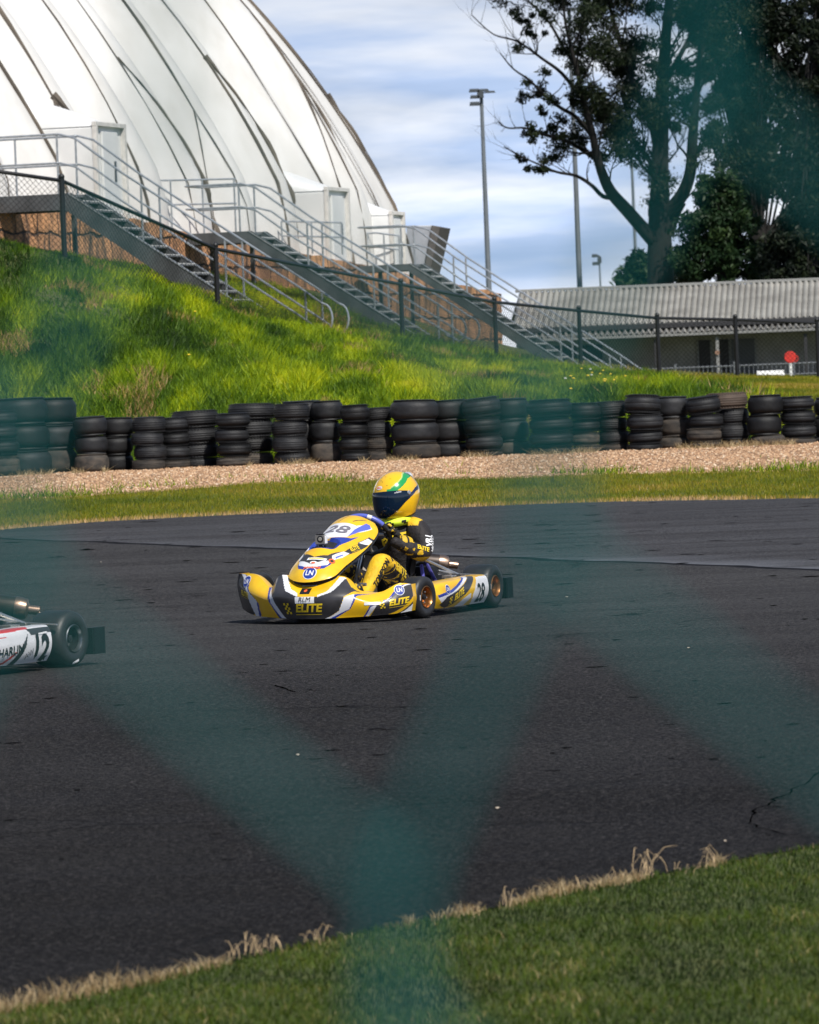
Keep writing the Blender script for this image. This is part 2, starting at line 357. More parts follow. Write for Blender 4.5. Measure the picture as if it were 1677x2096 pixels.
# stones and twigs of the gravel
def stones(n,y0f,y1f,name,sz,label):
    X=rng.uniform(-6.4,6.4,n); Y=y0f(X)+(y1f(X)-y0f(X))*rng.random(n); Z=terr(X,Y)
    s=rng.uniform(*sz,n); base=np.array([[1,0,0],[-1,0,0],[0,1,0],[0,-1,0],[0,0,.7],[0,0,-.4]])
    fc=np.array([[0,2,4],[2,1,4],[1,3,4],[3,0,4]])
    jit=rng.uniform(.6,1.3,(n,6,3)); an=rng.uniform(0,6.28,n); v=base[None]*jit*s[:,None,None]
    ca,sa=np.cos(an)[:,None],np.sin(an)[:,None]; vx=v[...,0]*ca-v[...,1]*sa; vy=v[...,0]*sa+v[...,1]*ca
    V=np.stack([vx+X[:,None],vy+Y[:,None],v[...,2]+Z[:,None]+.004],-1).reshape(-1,3)
    F=(fc[None]+6*np.arange(n)[:,None,None]).reshape(-1)
    g=NB('pebble'); at=g.n.new('ShaderNodeAttribute'); at.attribute_name='tint'
    m=g.set(Base_Color=g.ramp(at.outputs['Fac'],[(0,(.15,.085,.045)),(.4,(.36,.21,.115)),(.85,(.52,.33,.19)),(1,(.66,.54,.40))]),Roughness=.9)
    o=raw_mesh(name,V,F,3,m,colattr=np.repeat(rng.random(n),6)); tag(o,label,None,None,'stuff'); return o
stones(42000,edge3,lambda X:np.full(len(X),71.8),'gravel',(.008,.024),'pale brown gravel spread in front of the tyre wall')

# ------------------------------------------------------------------ grass
def grass_mat(name,stops,rough=.55,back=.35):
    m=bpy.data.materials.new(name); m.use_nodes=True; n=m.node_tree.nodes; l=m.node_tree.links; b=n['Principled BSDF']; o=n['Material Output']
    at=n.new('ShaderNodeAttribute'); at.attribute_name='tint'; r=n.new('ShaderNodeValToRGB'); e=r.color_ramp.elements
    while len(e)<len(stops): e.new(.5)
    for q,(p,c) in zip(e,stops): q.position=p; q.color=(*c,1)
    l.new(at.outputs['Fac'],r.inputs[0]); l.new(r.outputs[0],b.inputs['Base Color']); b.inputs['Roughness'].default_value=rough; b.inputs['Specular IOR Level'].default_value=.25
    t=n.new('ShaderNodeBsdfTranslucent'); l.new(r.outputs[0],t.inputs[0]); x=n.new('ShaderNodeMixShader'); x.inputs[0].default_value=back
    l.new(b.outputs[0],x.inputs[1]); l.new(t.outputs[0],x.inputs[2]); l.new(x.outputs[0],o.inputs[0]); return m
def blades(name,X,Y,h,wd,tint,mt,label,lean=.5,seg=1,dz=0):
    n=len(X); Z=terr(X,Y)+dz; an=rng.uniform(0,math.pi*2,n); la=rng.uniform(0,math.pi*2,n); lf=rng.random(n)*lean*h
    dx,dy=np.cos(an)*wd/2,np.sin(an)*wd/2; lx,ly=np.cos(la)*lf,np.sin(la)*lf
    if seg==1:
        V=np.stack([np.stack([X-dx,Y-dy,Z-.005],-1),np.stack([X+dx,Y+dy,Z-.005],-1),np.stack([X+lx,Y+ly,Z+h],-1)],1).reshape(-1,3)
        F=(np.array([0,1,2])[None]+3*np.arange(n)[:,None]).ravel(); k=3
    else:
        V=np.stack([np.stack([X-dx,Y-dy,Z-.005],-1),np.stack([X+dx,Y+dy,Z-.005],-1),
            np.stack([X+dx*.7+lx*.3,Y+dy*.7+ly*.3,Z+h*.6],-1),np.stack([X-dx*.7+lx*.3,Y-dy*.7+ly*.3,Z+h*.6],-1),np.stack([X+lx*1.1,Y+ly*1.1,Z+h],-1)],1).reshape(-1,3)
        F=(np.array([0,1,2, 0,2,3, 3,2,4])[None]+5*np.arange(n)[:,None]).ravel(); k=5
    o=raw_mesh(name,V,F,3,mt,colattr=np.repeat(tint,k)); return tag(o,label,None,None,'stuff')
G_NEAR=grass_mat('lawn_blade',[(0,(.012,.022,.003)),(.35,(.030,.055,.004)),(.7,(.065,.10,.006)),(.88,(.15,.14,.03)),(1,(.42,.33,.16))],back=.2)
G_BANK=grass_mat('bank_blade',[(0,(.012,.034,.004)),(.22,(.045,.10,.006)),(.45,(.13,.22,.005)),(.66,(.33,.41,.004)),(.85,(.54,.55,.006)),(.93,(.30,.20,.06)),(1,(.46,.30,.15))],back=.35)
G_FAR=grass_mat('verge_blade',[(0,(.05,.085,.006)),(.35,(.14,.17,.008)),(.6,(.27,.24,.012)),(.8,(.44,.28,.06)),(1,(.62,.40,.20))],back=.3)
STRAW=grass_mat('straw_blade',[(0,(.22,.14,.06)),(.5,(.42,.30,.15)),(1,(.62,.50,.30))],back=.3)
# near lawn
n=230000; Y=8.0+(20-8.0)*rng.random(n)**1.0; X=(rng.random(n)*2-1)*(.085*Y+.25); k=Y<near_edge(X)-.0; X,Y=X[k],Y[k]
cl=fbm(X*3,Y*3); 
blades('lawn_grass',X,Y,(.008+.017*rng.random(len(X)))*(.5+1.0*cl),.0028+.0016*rng.random(len(X)),np.clip((cl-.18)*1.15+rng.normal(0,.17,len(X))+.25*(fbm(X*1.2+9,Y*1.2)-.45),0,.97),G_NEAR,'short green lawn in front of the track',lean=1.6,seg=2)
# dry fringe at the near edge
n=9000; X=rng.uniform(-1.8,2.0,n); tuft=fbm(X*5,X*0+2); Y=near_edge(X)-.02+rng.normal(0,.028,n); k=rng.random(n)<np.clip((tuft-.54)*7,.04,1); X,Y,tuft=X[k],Y[k],tuft[k]
blades('dry_grass',X,Y,.008+.035*np.clip(tuft-.48,0,1)*4*rng.random(len(X))**1.5+.012*rng.random(len(X)),.003+0*X,rng.random(len(X)),STRAW,'dry straw fringe along the near edge of the track',lean=1.5,seg=2)
# far verge
n=120000; X=rng.uniform(-6.6,6.6,n); a,b=edge2(X)-.05,edge3(X)+.5; Y=a+(b-a)*rng.random(n)
k=(Y<edge3(X)+.1)|(rng.random(n)<.25); X,Y=X[k],Y[k]; e=np.clip(1-(Y-edge2(X))/.9,0,1); cl=fbm(X*.8,Y*.5)
blades('verge_grass',X,Y,.02+.03*rng.random(len(X)),.009+0*X,np.clip(cl*.75+.05+e*.55+rng.normal(0,.12,len(X)),0,1),G_FAR,'grass verge between the gravel and the far edge of the track',lean=.8)
# weeds in the gravel
n=9000; X=rng.uniform(-6.5,6.5,n); Y=edge3(X)+rng.exponential(.9,n); k=(fbm(X*.9,Y*.9+40)>.56)&(Y<71); X,Y=X[k],Y[k]
blades('weeds',X,Y,.04+.08*rng.random(len(X)),.014+0*X,.2+.5*rng.random(len(X)),G_BANK,'small green weeds coming up through the gravel',lean=1)
# dry litter at the foot of the tyre stacks
n=16000; X=rng.uniform(-6.5,6.5,n); Y=70.75+rng.normal(0,.22,n)-.1; k=fbm(X*2.2,Y*0+7)>.46; X,Y=X[k],Y[k]
blades('dry_litter',X,Y,.02+.09*rng.random(len(X))**2,.011+0*X,rng.random(len(X)),STRAW,'dry grass and litter at the foot of the tyre stacks',lean=2)
# bank
def wall_side(X,Y): return (X-WR.x)*WN.x+(Y-WR.y)*WN.y
n=380000; Y=72.3+(128-72.3)*rng.random(n)**1.35; X=(rng.random(n)*2-1)*(.0775*Y+.6)
k=(wall_side(X,Y)>-.2)&(X<.02*(Y-72)+4.6+rng.normal(0,.5,n)); X,Y=X[k],Y[k]
cl=.55*fbm(X*.7,Y*.10)+.45*fbm(X*2.1+9,Y*.33); c2=fbm(X*2.6+5,Y*.5); upper=np.clip((-X-.028*(Y-70)*2)/6,0,1)*np.clip((Y-88)/14,0,1)
hgt=(.05+.20*np.clip(c2*1.5-.3,0,1))*(1-.45*upper)*(.55+.9*rng.random(len(X)))
ti=np.clip((cl-.24)*1.7+rng.normal(0,.09,len(X))+.22*(c2-.5)-.25*upper,0,.87); dry=(fbm(X*1.3+11,Y*.22+3)>.67); ti=np.where(dry&(rng.random(len(X))<.45),.90+.1*rng.random(len(X)),ti)
blades('bank_grass',X,Y,hgt,.022+.010*rng.random(len(X)),ti,G_BANK,'long sunlit green grass covering the bank below the stairs',lean=1.1,seg=1)
# flat grass on the right behind the tyres
n=90000; Y=72.3+(150-72.3)*rng.random(n)**1.2; X=(.02*(Y-72)+3.6)+(.0775*Y+1-(.02*(Y-72)+3.6))*rng.random(n)
cl=fbm(X*.5+60,Y*.15); blades('flat_grass',X,Y,.04+.05*rng.random(n),.022+0*X,np.clip(cl*.75+.12+rng.normal(0,.1,n),0,1),G_FAR,'mown yellowish grass behind the right end of the tyre wall',lean=.8)
# yellow flowers
v=MB(); YF=mat('petal_yellow',(.85,.6,.02),.6); WF=mat('petal_white',(.8,.8,.7),.6); ST=mat('flower_stem',(.08,.15,.02),.7)
for px,py,D in ((1238,779,92),(1262,800,86),(1256,795,88),(1229,770,95),(1166,807,84),(1172,808,84),(392,748,88),(1215,768,98),(1205,771,97),(1243,788,90)):
    for q in range(2):
        p=P(px+random.uniform(-26,26),py+random.uniform(-4,4),D+random.uniform(-5,9)); z=tz(p.x,p.y); v.tube([(p.x,p.y,z),(p.x,p.y,z+.24)],.006,ST,4); v.ball((p.x,p.y,z+.24),.026,YF if random.random()<.75 else WF,7,4,(1,1,.5))
tag(v.build('wildflowers'),'yellow and white wildflowers dotted at the foot of the bank',None,None,'stuff')

# dry stalks standing on the near edge
v=MB(); SK=mat('dry_stalk',(.50,.36,.20),.8,var=.3,vscale=30); r3=random.Random(4)
for px,py,n_,hh in ((1310,1800,8,.08),(1345,1790,5,.09),(1265,1812,6,.045),(1055,1856,5,.07),(1030,1858,4,.05),(960,1872,6,.035),(1450,1776,5,.05),(1475,1770,3,.06),(1180,1826,5,.04),(520,1952,12,.05),(560,1945,9,.04),(640,1930,8,.05),(480,1962,6,.04),(205,2012,4,.03),(1400,1785,4,.04),(60,2040,4,.03)):
    for k in range(n_):
        p=G(px+r3.uniform(-22,22),py+r3.uniform(-5,6)); a=r3.uniform(0,6.28); h_=hh*r3.uniform(.4,1.1); dx,dy=math.cos(a),math.sin(a); l_=h_*r3.uniform(.2,1.2)
        v.tube([p,p+Vector((dx*l_*.15,dy*l_*.15,h_*.55)),p+Vector((dx*l_*.55,dy*l_*.55,h_)),p+Vector((dx*l_,dy*l_,h_*r3.uniform(.6,1.05)))],[.0013,.0011,.0009,.0005],SK,4,caps=False)
tag(v.build('dry_stalks'),'bent dry straw stalks on the near edge of the track',None,None,'stuff')
v=MB(); RC=mat('rubber_crumb',(.0015,.0015,.0015),1.0,spec=0)
for k in range(220):
    y=17+36*r3.random(); x=r3.uniform(-.08,.08)*y*1.1; z=tz(x,y)+.007
    if y>float(edge2([x])[0])-.3 or y<float(near_edge([x])[0])+.3: continue
    w_=r3.uniform(.015,.07)*(y/30); h_=r3.uniform(.012,.05)*(y/24)**1.5; v.poly([(x-w_,y,z),(x-w_*.3,y-h_*.6,z),(x+w_*.6,y-h_*.4,z),(x+w_,y+h_*.1,z),(x+w_*.2,y+h_*.5,z),(x-w_*.6,y+h_*.35,z)],RC)
tag(v.build('rubber_crumbs'),'black rubber crumbs and pits scattered over the asphalt',None,None,'stuff')
# small debris on the track
v=MB(); LF=mat('fallen_leaf',(.50,.42,.32),.7,var=.4,vscale=2)
for px,py in ((207,1153),(1020,1660),(1485,1728),(610,1550),(1410,1330),(1160,1225)):
    p=G(px,py); a=random.uniform(0,6.28); s=.007*random.uniform(.6,1.3)
    v.poly([(p.x+math.cos(a+t)*s*k,p.y+math.sin(a+t)*s*k,p.z+.008+.006*(i%2)) for i,(t,k) in enumerate(((0,1.4),(1.2,.6),(2.2,.7),(3.1,1.3),(4.3,.6),(5.4,.7)))],LF)
tag(v.build('leaf_litter'),'small pale leaves and crumbs scattered on the asphalt',None,None,'stuff')

# ================================================================== tyre wall
RUB=mat('rubber',(.013,.0135,.015),.55,var=.3,vscale=5,bump=.25,bscale=40,obj_rand=.55,spec=.35)
RUBD=mat('dusty_rubber',(.020,.019,.018),.85,col2=(.075,.06,.047),vscale=3.5,bump=.25,bscale=40,obj_rand=.3)
RUBB=mat('faded_brown_rubber',(.05,.035,.027),.75,col2=(.10,.07,.052),vscale=3,bump=.25,bscale=40)
def tyre_mesh(ribs,round_,mt):
    """unit tyre: diameter 1, height 1, lying flat on z=0"""
    v=MB(); pr=[]; R=.5
    def P_(r,z): pr.append((r,z))
    P_(.27,.20);P_(.285,.10);P_(.33,.035);P_(.40,.0);P_(.445,.03)
    zs=np.linspace(.09,.91,24); 
    for i,z in enumerate(zs):
        q=abs(z-.5)/.41; r=R-round_*q**4*.06-.004*q*q
        if ribs and (i%int(24/ribs))==int(12/ribs) : r-=.011
        P_(r,z)
    P_(.445,.97);P_(.40,1.0);P_(.33,.965);P_(.285,.90);P_(.27,.80);P_(.30,.5)
    v.lathe(pr,mt,44,closed=True); v.f=[f[::-1] for f in v.f]
    if ribs:
        for k in range(44):   # sidewall shoulder lugs
            t=2*math.pi*(k+.5)/44
            for z in (.085,.915): v.box((.476*math.cos(t),.476*math.sin(t),z),(.022,.028,.06),mt,X=(math.cos(t),math.sin(t),0),Y=(-math.sin(t),math.cos(t),0))
    me=v.build('tyre',smooth=True,angle=35); d=me.data; bpy.data.objects.remove(me); return d
TM={}
for kk,(rb,rd) in {'plain':(0,1.2),'round':(3,2.0),'ribbed':(6,1.0)}.items():
    for mn,mt in (('b',RUB),('d',RUBD),('f',RUBB)): TM[kk,mn]=tyre_mesh(rb,rd,mt)
# x0,x1,ytop,dividers...,ybottom,kind,depth offset
ST_=[(-36,38,841,[870,900,931],966,'round',-.45,''),(0,104,814,[869,921],970,'plain',0,''),(66,162,814,[869,918],964,'plain',.35,''),(158,226,852,[891,929],966,'plain',0,''),
 (208,275,854,[893,930],959,'plain',.3,''),(273,339,853,[885,912,940],958,'ribbed',0,''),(330,392,854,[884,912,940],954,'round',.3,''),(356,450,840,[875,907,937],953,'ribbed',.55,'wide'),
 (446,515,845,[875,906,934],954,'round',0,''),(470,564,826,[858,894,926],953,'ribbed',.5,'wide'),(563,634,826,[860,893,925],956,'ribbed',-.1,''),(580,664,820,[862,905],946,'plain',.5,''),
 (640,703,820,[861,904],945,'plain',.2,''),(699,757,828,[864,894,924],949,'round',-.1,''),(744,806,834,[863,894,922],945,'ribbed',.15,'dusty'),(806,901,818,[862,906],947,'plain',-.1,''),
 (880,963,818,[861,905],945,'plain',.3,''),(955,1031,813,[852,889,923],937,'round',0,'tilt'),(1014,1084,815,[859,902],939,'plain',.35,''),(1084,1173,817,[853,883,913],942,'round',-.15,''),
 (1166,1231,824,[859,884,913],939,'round',.1,'dusty'),(1222,1289,821,[854,882,908],936,'ribbed',.3,''),(1286,1358,808,[847,880,908],932,'round',0,'tilt'),(1346,1414,811,[855,893],931,'plain',.3,'dusty'),
 (1410,1479,811,[847,876,904],930,'round',0,'tilt dusty'),(1470,1537,803,[836,868,900],928,'ribbed',.25,'brown'),(1534,1604,808,[849,890],924,'plain',0,''),(1600,1672,811,[839,868,897],923,'round',.1,''),(1668,1745,812,[852,892],922,'plain',.25,'')]
for si,(x0,x1,yt,dv,yb,kd,off,fl) in enumerate(ST_):
    D=71+off; cx=(x0+x1)/2; s=D/FPX; R2=(x1-x0)*s/2*1.045
    ys=[yb]+sorted(dv,reverse=True)+[yt]; base=P(cx,yb,D-R2*.0); gz0=tz(base.x,D)
    zs=[P(cx,y,D).z for y in ys]; sh=gz0-.03-zs[0]; n=len(zs)-1
    for k in range(n):
        z0,z1=zs[k],zs[k+1]
        if k==0: z0=gz0-.02
        dusty=(k==0 and (si%3!=1)) or ('dusty' in fl and k<2)
        mk='f' if ('brown' in fl and k==n-1) else 'd' if dusty else 'b'
        o=bpy.data.objects.new('tyre',TM[kd,mk]); COL.objects.link(o)
        dia=R2*2*(1.0 if k==0 or k==n-1 else random.uniform(.96,1.0)); 
        if ('wide' in fl) : dia*= 1.0 if k==n-1 else .94
        xo=random.uniform(-.022,.022)
        if 'brown' in fl and k==n-1: dia*=1.22; xo-=.06
        o.location=(base.x+xo,D+.02*random.uniform(-1,1),z0); o.scale=(dia,dia,(z1-z0)*1.0)
        o.rotation_euler=(random.uniform(-.02,.02),random.uniform(-.03,.03),random.uniform(0,6.28))
        if k==n-1 and 'tilt' in fl: o.rotation_euler=(.085,.02,random.uniform(0,6.28)); o.location.z-=.0
        look={'plain':'smooth black','round':'round-shouldered black','ribbed':'grooved black'}[kd]
        if mk=='d': look='dust-greyed black'
        if mk=='f': look='faded brown oversized'
        pos='topmost' if k==n-1 else 'bottom one' if k==0 else ['','second up','third up'][k]
        tag(o,f'{look} tyre, {pos} in the {NTH[si]} stack from the left of the tyre wall','tyre','old tyres stacked along the track')
# ================================================================== sandstone wall
g=NB('sandstone'); br=g.n.new('ShaderNodeTexBrick'); br.inputs['Scale'].default_value=1; br.inputs['Brick Width'].default_value=1.35; br.inputs['Row Height'].default_value=.62; br.inputs['Mortar Size'].default_value=.035; br.inputs['Mortar Smooth'].default_value=.6
br.inputs['Color1'].default_value=(.72,.36,.16,1); br.inputs['Color2'].default_value=(.50,.25,.125,1); br.inputs['Mortar'].default_value=(.03,.022,.018,1); br.offset_frequency=2; br.squash=1
sp=g.n.new('ShaderNodeSeparateXYZ'); g.l.new(g.tc,sp.inputs[0]); cb=g.n.new('ShaderNodeCombineXYZ'); wn=g.math('MULTIPLY',g.noise(1.3,3),.35)
g.l.new(g.math('ADD',sp.outputs[0],wn),cb.inputs[0]); g.l.new(g.math('ADD',sp.outputs[2],wn),cb.inputs[1]); g.l.new(cb.outputs[0],br.inputs['Vector'])
st=g.noise(1,5,.7,vec=g.vec((2.2,2.2,.35))); rg=g.noise(6,6,.7)
c=g.mix(g.ramp(st,[(.47,(0,0,0)),(.63,(.85,.85,.85))]),br.outputs['Color'],(.06,.045,.038)); c=g.mix(g.ramp(rg,[(.35,(.5,.5,.5)),(.5,(0,0,0))]),c,(.16,.09,.055)); c=g.mix(g.ramp(rg,[(.6,(0,0,0)),(.75,(.6,.6,.6))]),c,(.80,.50,.28))
g.bump(g.math('ADD',g.math('MULTIPLY',rg,.7),g.math('MULTIPLY',br.outputs['Fac'],-1)),1,.12); SAND=g.set(Base_Color=c,Roughness=.92)
tops=[(-160,398),(0,412),(130,420),(300,452),(430,488),(600,514),(715,536),(863,567),(944,583),(1044,606)]
wallo=thing('stone_wall','rust and cream sandstone block retaining wall stained dark under the white dome','wall',WR,math.atan2(WA.y,WA.x))
v=MB(); M=220
# local frame: x along WA (negative toward camera), y = -WN (into the bank)
LEN=52
def wtop(x):
    p=WR+WA*x; px=proj((p.x,p.y,4))[0]; ty=np.interp(px,[a for a,b in tops],[b for a,b in tops]); return P(px,ty,p.y).z
def wrough(x,z): return .07*(mnoise.noise((x*1.1,z*1.6,3))+.5*mnoise.noise((x*4,z*4,9)))
def wface(u,t):
    x=-LEN*(1-u); zt=wtop(x)+.05*mnoise.noise((x*1.5,0,5)); z=-.5+(zt+.5)*t; return (x,-wrough(x,z),z)
v.grid(wface,M,40,SAND); 
v.grid(lambda u,t:(-LEN*(1-u),-wrough(-LEN*(1-u),wface(u,1)[2])*(1-t)+t*2.8,wface(u,1)[2]-.02*t),M,4,SAND)
v.grid(lambda u,t:(0,-wrough(0,-.5+t*(wface(1,1)[2]+.5))*(1-u)+u*2.8,-.5+t*(wface(1,1)[2]+.5)),6,20,SAND)
v.build('masonry',wallo,smooth=True,angle=60)

# ================================================================== white dome
g=NB('dome_fabric'); dirt=g.noise(1.2,5,.65); st=g.noise(1,4,.6,vec=g.vec((1.5,1.5,.25)))
c=g.mix(g.ramp(st,[(.35,(.0,.0,.0)),(.75,(.55,.55,.55))]),(.62,.61,.59),(.46,.44,.405)); c=g.mix(g.ramp(dirt,[(.62,(0,0,0)),(.8,(.3,.3,.3))]),c,(.42,.38,.33))
g.bump(g.noise(.8,4),.35,.12); FAB=g.set(Base_Color=c,Roughness=.55,Specular_IOR_Level=.3)
SEAM=mat('seam_cable',(.05,.042,.034),.8,col2=(.16,.13,.10),vscale=.8); SEAM2=mat('cable_sleeve',(.13,.11,.09),.8,var=.4,vscale=2)
DR,DPHI,DZ=26.,R_(69),3.9
PE=WR-WN*.75-WA*9.2; DC=PE-WN*(DR*math.sin(DPHI))      # end of the straight flank, centre of the rounded end
def arch(tau):      # tau 0..1 base to crown -> (offset inward from the base line, height)
    ph=DPHI*(1-tau); return DR*(math.sin(DPHI)-math.sin(ph)), DR*(math.cos(ph)-math.cos(DPHI))
PW=3.35                                                # panel width
def flank(u,tau):   # u metres along the wall, 0 at PE, negative toward the camera
    i,h=arch(tau); fr=(u/PW)%1; bul=.70*(abs(math.sin(math.pi*fr))**.65)-.30*math.sin(2*math.pi*fr)+.10*mnoise.noise((u*.25,tau*5,2))
    ph=DPHI*(1-tau); q=PE+WA*u-WN*i; n=WN*math.cos(R_(90)-ph)+Vector((0,0,1))*math.sin(R_(90)-ph)
    bul*=min(1,tau*14+.15); return Vector((q.x,q.y,DZ+h))+n*bul
def endcap(a,tau):  # a radians around the end, 0 = flank
    i,h=arch(tau); rad=DR*math.sin(DPHI)-i; fr=(a*DR*math.sin(DPHI)/PW)%1; bul=.38*(abs(math.sin(math.pi*fr))**.75)-.1*math.sin(2*math.pi*fr)
    d=WN*math.cos(a)+WA*math.sin(a); ph=DPHI*(1-tau); rr=rad+bul*math.sin(ph)*min(1,tau*14+.15); return Vector((DC.x,DC.y,0))+d*rr+Vector((0,0,DZ+h+bul*math.cos(ph)))
dome=thing('inflatable_dome','huge white air-supported dome hall with curved ribs and dark cables above the bank','dome',(DC.x,DC.y,0))
oD=Vector((DC.x,DC.y,0)); v=MB()
v.grid(lambda u,t:flank(-80*(1-u),t)-oD,480,40,FAB)
v.grid(lambda u,t:endcap(u*math.pi,t)-oD,330,40,FAB)
v.grid(lambda u,t:(PE+WA*(-80*(1-u))-WN*.02+Vector((0,0,DZ-3*(1-t))))-oD,60,1,FAB)
v.grid(lambda u,t:Vector((DC.x,DC.y,0))+(WN*math.cos(u*math.pi)+WA*math.sin(u*math.pi))*(DR*math.sin(DPHI))+Vector((0,0,DZ-3*(1-t)))-oD,100,1,FAB)
far=lambda u,t:(DC-WN*0+WA*(-80*(1-u)))-WN*(DR*math.sin(DPHI)-arch(t)[0])+Vector((0,0,DZ+arch(t)[1]))-oD
v.grid(far,20,16,FAB)
shell=v.build('fabric_shell',dome,smooth=True,angle=75)
# cables pulled tight over the fabric, running across panels and meeting in Y joints
def cable(pts,r,mt=SEAM):
    v=MB(); pl=[]
    n=26
    for i in range(n+1):
        s=i/n*(len(pts)-1); k=min(int(s),len(pts)-2); f=s-k; u=pts[k][0]*(1-f)+pts[k+1][0]*f; t=pts[k][1]*(1-f)+pts[k+1][1]*f
        q=flank(u,t) if u<=0 else endcap(u/(DR*math.sin(DPHI)),t); ph=DPHI*(1-t); nrm=WN*math.sin(ph)+Vector((0,0,1))*math.cos(ph); pl.append(q+nrm*.03-oD+Vector((0,0,.03*mnoise.noise((u*2,t*20,1)))))
    rs=[r*(.22+2.2*abs(mnoise.noise((pts[0][0]*3,i*.21,7)))) for i in range(n+1)]
    v.tube(pl,rs,mt,6); return v.build('cable',dome,smooth=True)
k0=-58
for k in range(19):
    u=-55+k*PW; v0=u+random.uniform(-.3,.3)
    a=random.uniform(.13,.2); b=random.uniform(.3,.42)
    w1,w2,w3=[random.uniform(-.45,.45) for _ in range(3)]
    cable([(v0+w1,.0),(v0+.1,a),(v0+.45,b),(v0+.2+w2,.45),(v0+w3,.62),(v0,1)],random.choice((.022,.036,.06)))
    if k%2==0: cable([(v0+1.5,.0),(v0+.9,.07),(v0+.12,a)],.06)
    if k%2==0: cable([(v0+.42,b),(v0+1.3,b+.13),(v0+2.6,.75)],.05)
    if k%3==1: cable([(v0+.12,a),(v0-.9,.05),(v0-1.2,0)],.04)
    cable([(v0+PW*.5,.02),(v0+PW*.5+.1,.5),(v0+PW*.5,1)],.014,SEAM2)
for k in range(4):
    u=1.5+k*PW; cable([(u,.0),(u+.3,.3),(u,.9)],.03)

# entrance vestibules pushed into the flank of the dome
DOORW=mat('vestibule_white',(.72,.72,.71),.45,var=.04,vscale=2,bump=.1,bscale=8); TRIM=mat('vestibule_trim',(.66,.63,.59),.5,var=.15,vscale=6); DKG=mat('dark_glass',(.01,.011,.012),.2)
def vestibule(px,py,D,hpx,label,wide=2.1):
    # far-right corner of the outer face at its top (px,py); height hpx
    s=FPX/D; h=hpx/s; top=P(px,py,D); c=Vector((top.x,top.y,top.z-h))
    t=thing('door_vestibule',label,'entrance porch',c,math.atan2(WA.y,WA.x),'white entrance porches of the dome'); v=MB()
    # local: x along WA, y = inward (-WN)
    wd=wide; prof=[(0,-1.5),(0,h*.97)]
    for k in range(0,11):
        a=math.pi*k/10; prof.append((-wd/2+wd/2*math.cos(a),h*.97+.09*math.sin(a)**.4))
    prof.append((-wd,-1.5)); F=[(x,0,z) for x,z in prof]; v.slab(F,(0,2.2,0),DOORW)
    v.build('porch_body',t,smooth=True,angle=35)
    def hood(u,q):
        a=math.pi*u; return (-wd/2+(wd/2+.0)*math.cos(a)*1.0,q*3.4+.02,h*.99+(.05+.75*math.sin(min(1,q*1.3)*math.pi*.5))*math.sin(a)**.7)
    v=MB(); v.grid(hood,20,14,DOORW); v.build('fabric_hood',t,smooth=True)
    v=MB(); v.box((-.05,-.05,h*.47),(.14,.1,h*1.06),TRIM); v.box((-wd+.05,-.05,h*.47),(.14,.1,h*1.06),TRIM); v.box((-wd/2,-.05,h+.03),(wd+.06,.1,.1),TRIM); v.build('door_frame',t,bevel=.01)
    v=MB(); v.box((-wd/2,-.035,h*.47),(wd*.5,.06,h*.94),DOORW); d=v.build('door',t,bevel=.01)
    v=MB(); v.box((-wd/2+.25,-.075,h*.52),(.10,.02,h*.22),DKG); v.build('window',d)
    return t
vestibule(250,262,wall_pt(250).y+.8,190,'white entrance porch with a rounded hood, behind the top of the nearest stairs',2.0)
vestibule(708,392,wall_pt(712).y+.8,180,'white entrance porch beside the middle landing, with a small dark door slot',1.9)
vestibule(822,440,wall_pt(833).y+.6,150,'white entrance porch farthest along the dome, partly behind the far railings',1.2)
# grey duct at the end of the dome
DUCT=mat('galvanised_sheet',(.34,.36,.39),.45,metal=.3,var=.12,vscale=3); DUCTD=mat('dark_flange',(.07,.065,.06),.6,var=.2,vscale=5)
t=thing('inflation_duct','grey slanted sheet metal air duct with dark edge at the end of the dome','air duct',P(850,560,150),0); o0=t.location
q=[P(x,y,148)-o0 for x,y in ((838,600),(832,462),(884,461),(866,560),(858,600))]; v=MB(); v.slab(q,(.3,2.2,0),DUCT); v.build('duct_body',t,bevel=.02)
q=[P(x,y,147.9)-o0 for x,y in ((884,461),(902,464),(879,560),(866,560))]; v=MB(); v.slab(q,(.3,2.3,0),DUCTD); v.build('flange',t,bevel=.02)

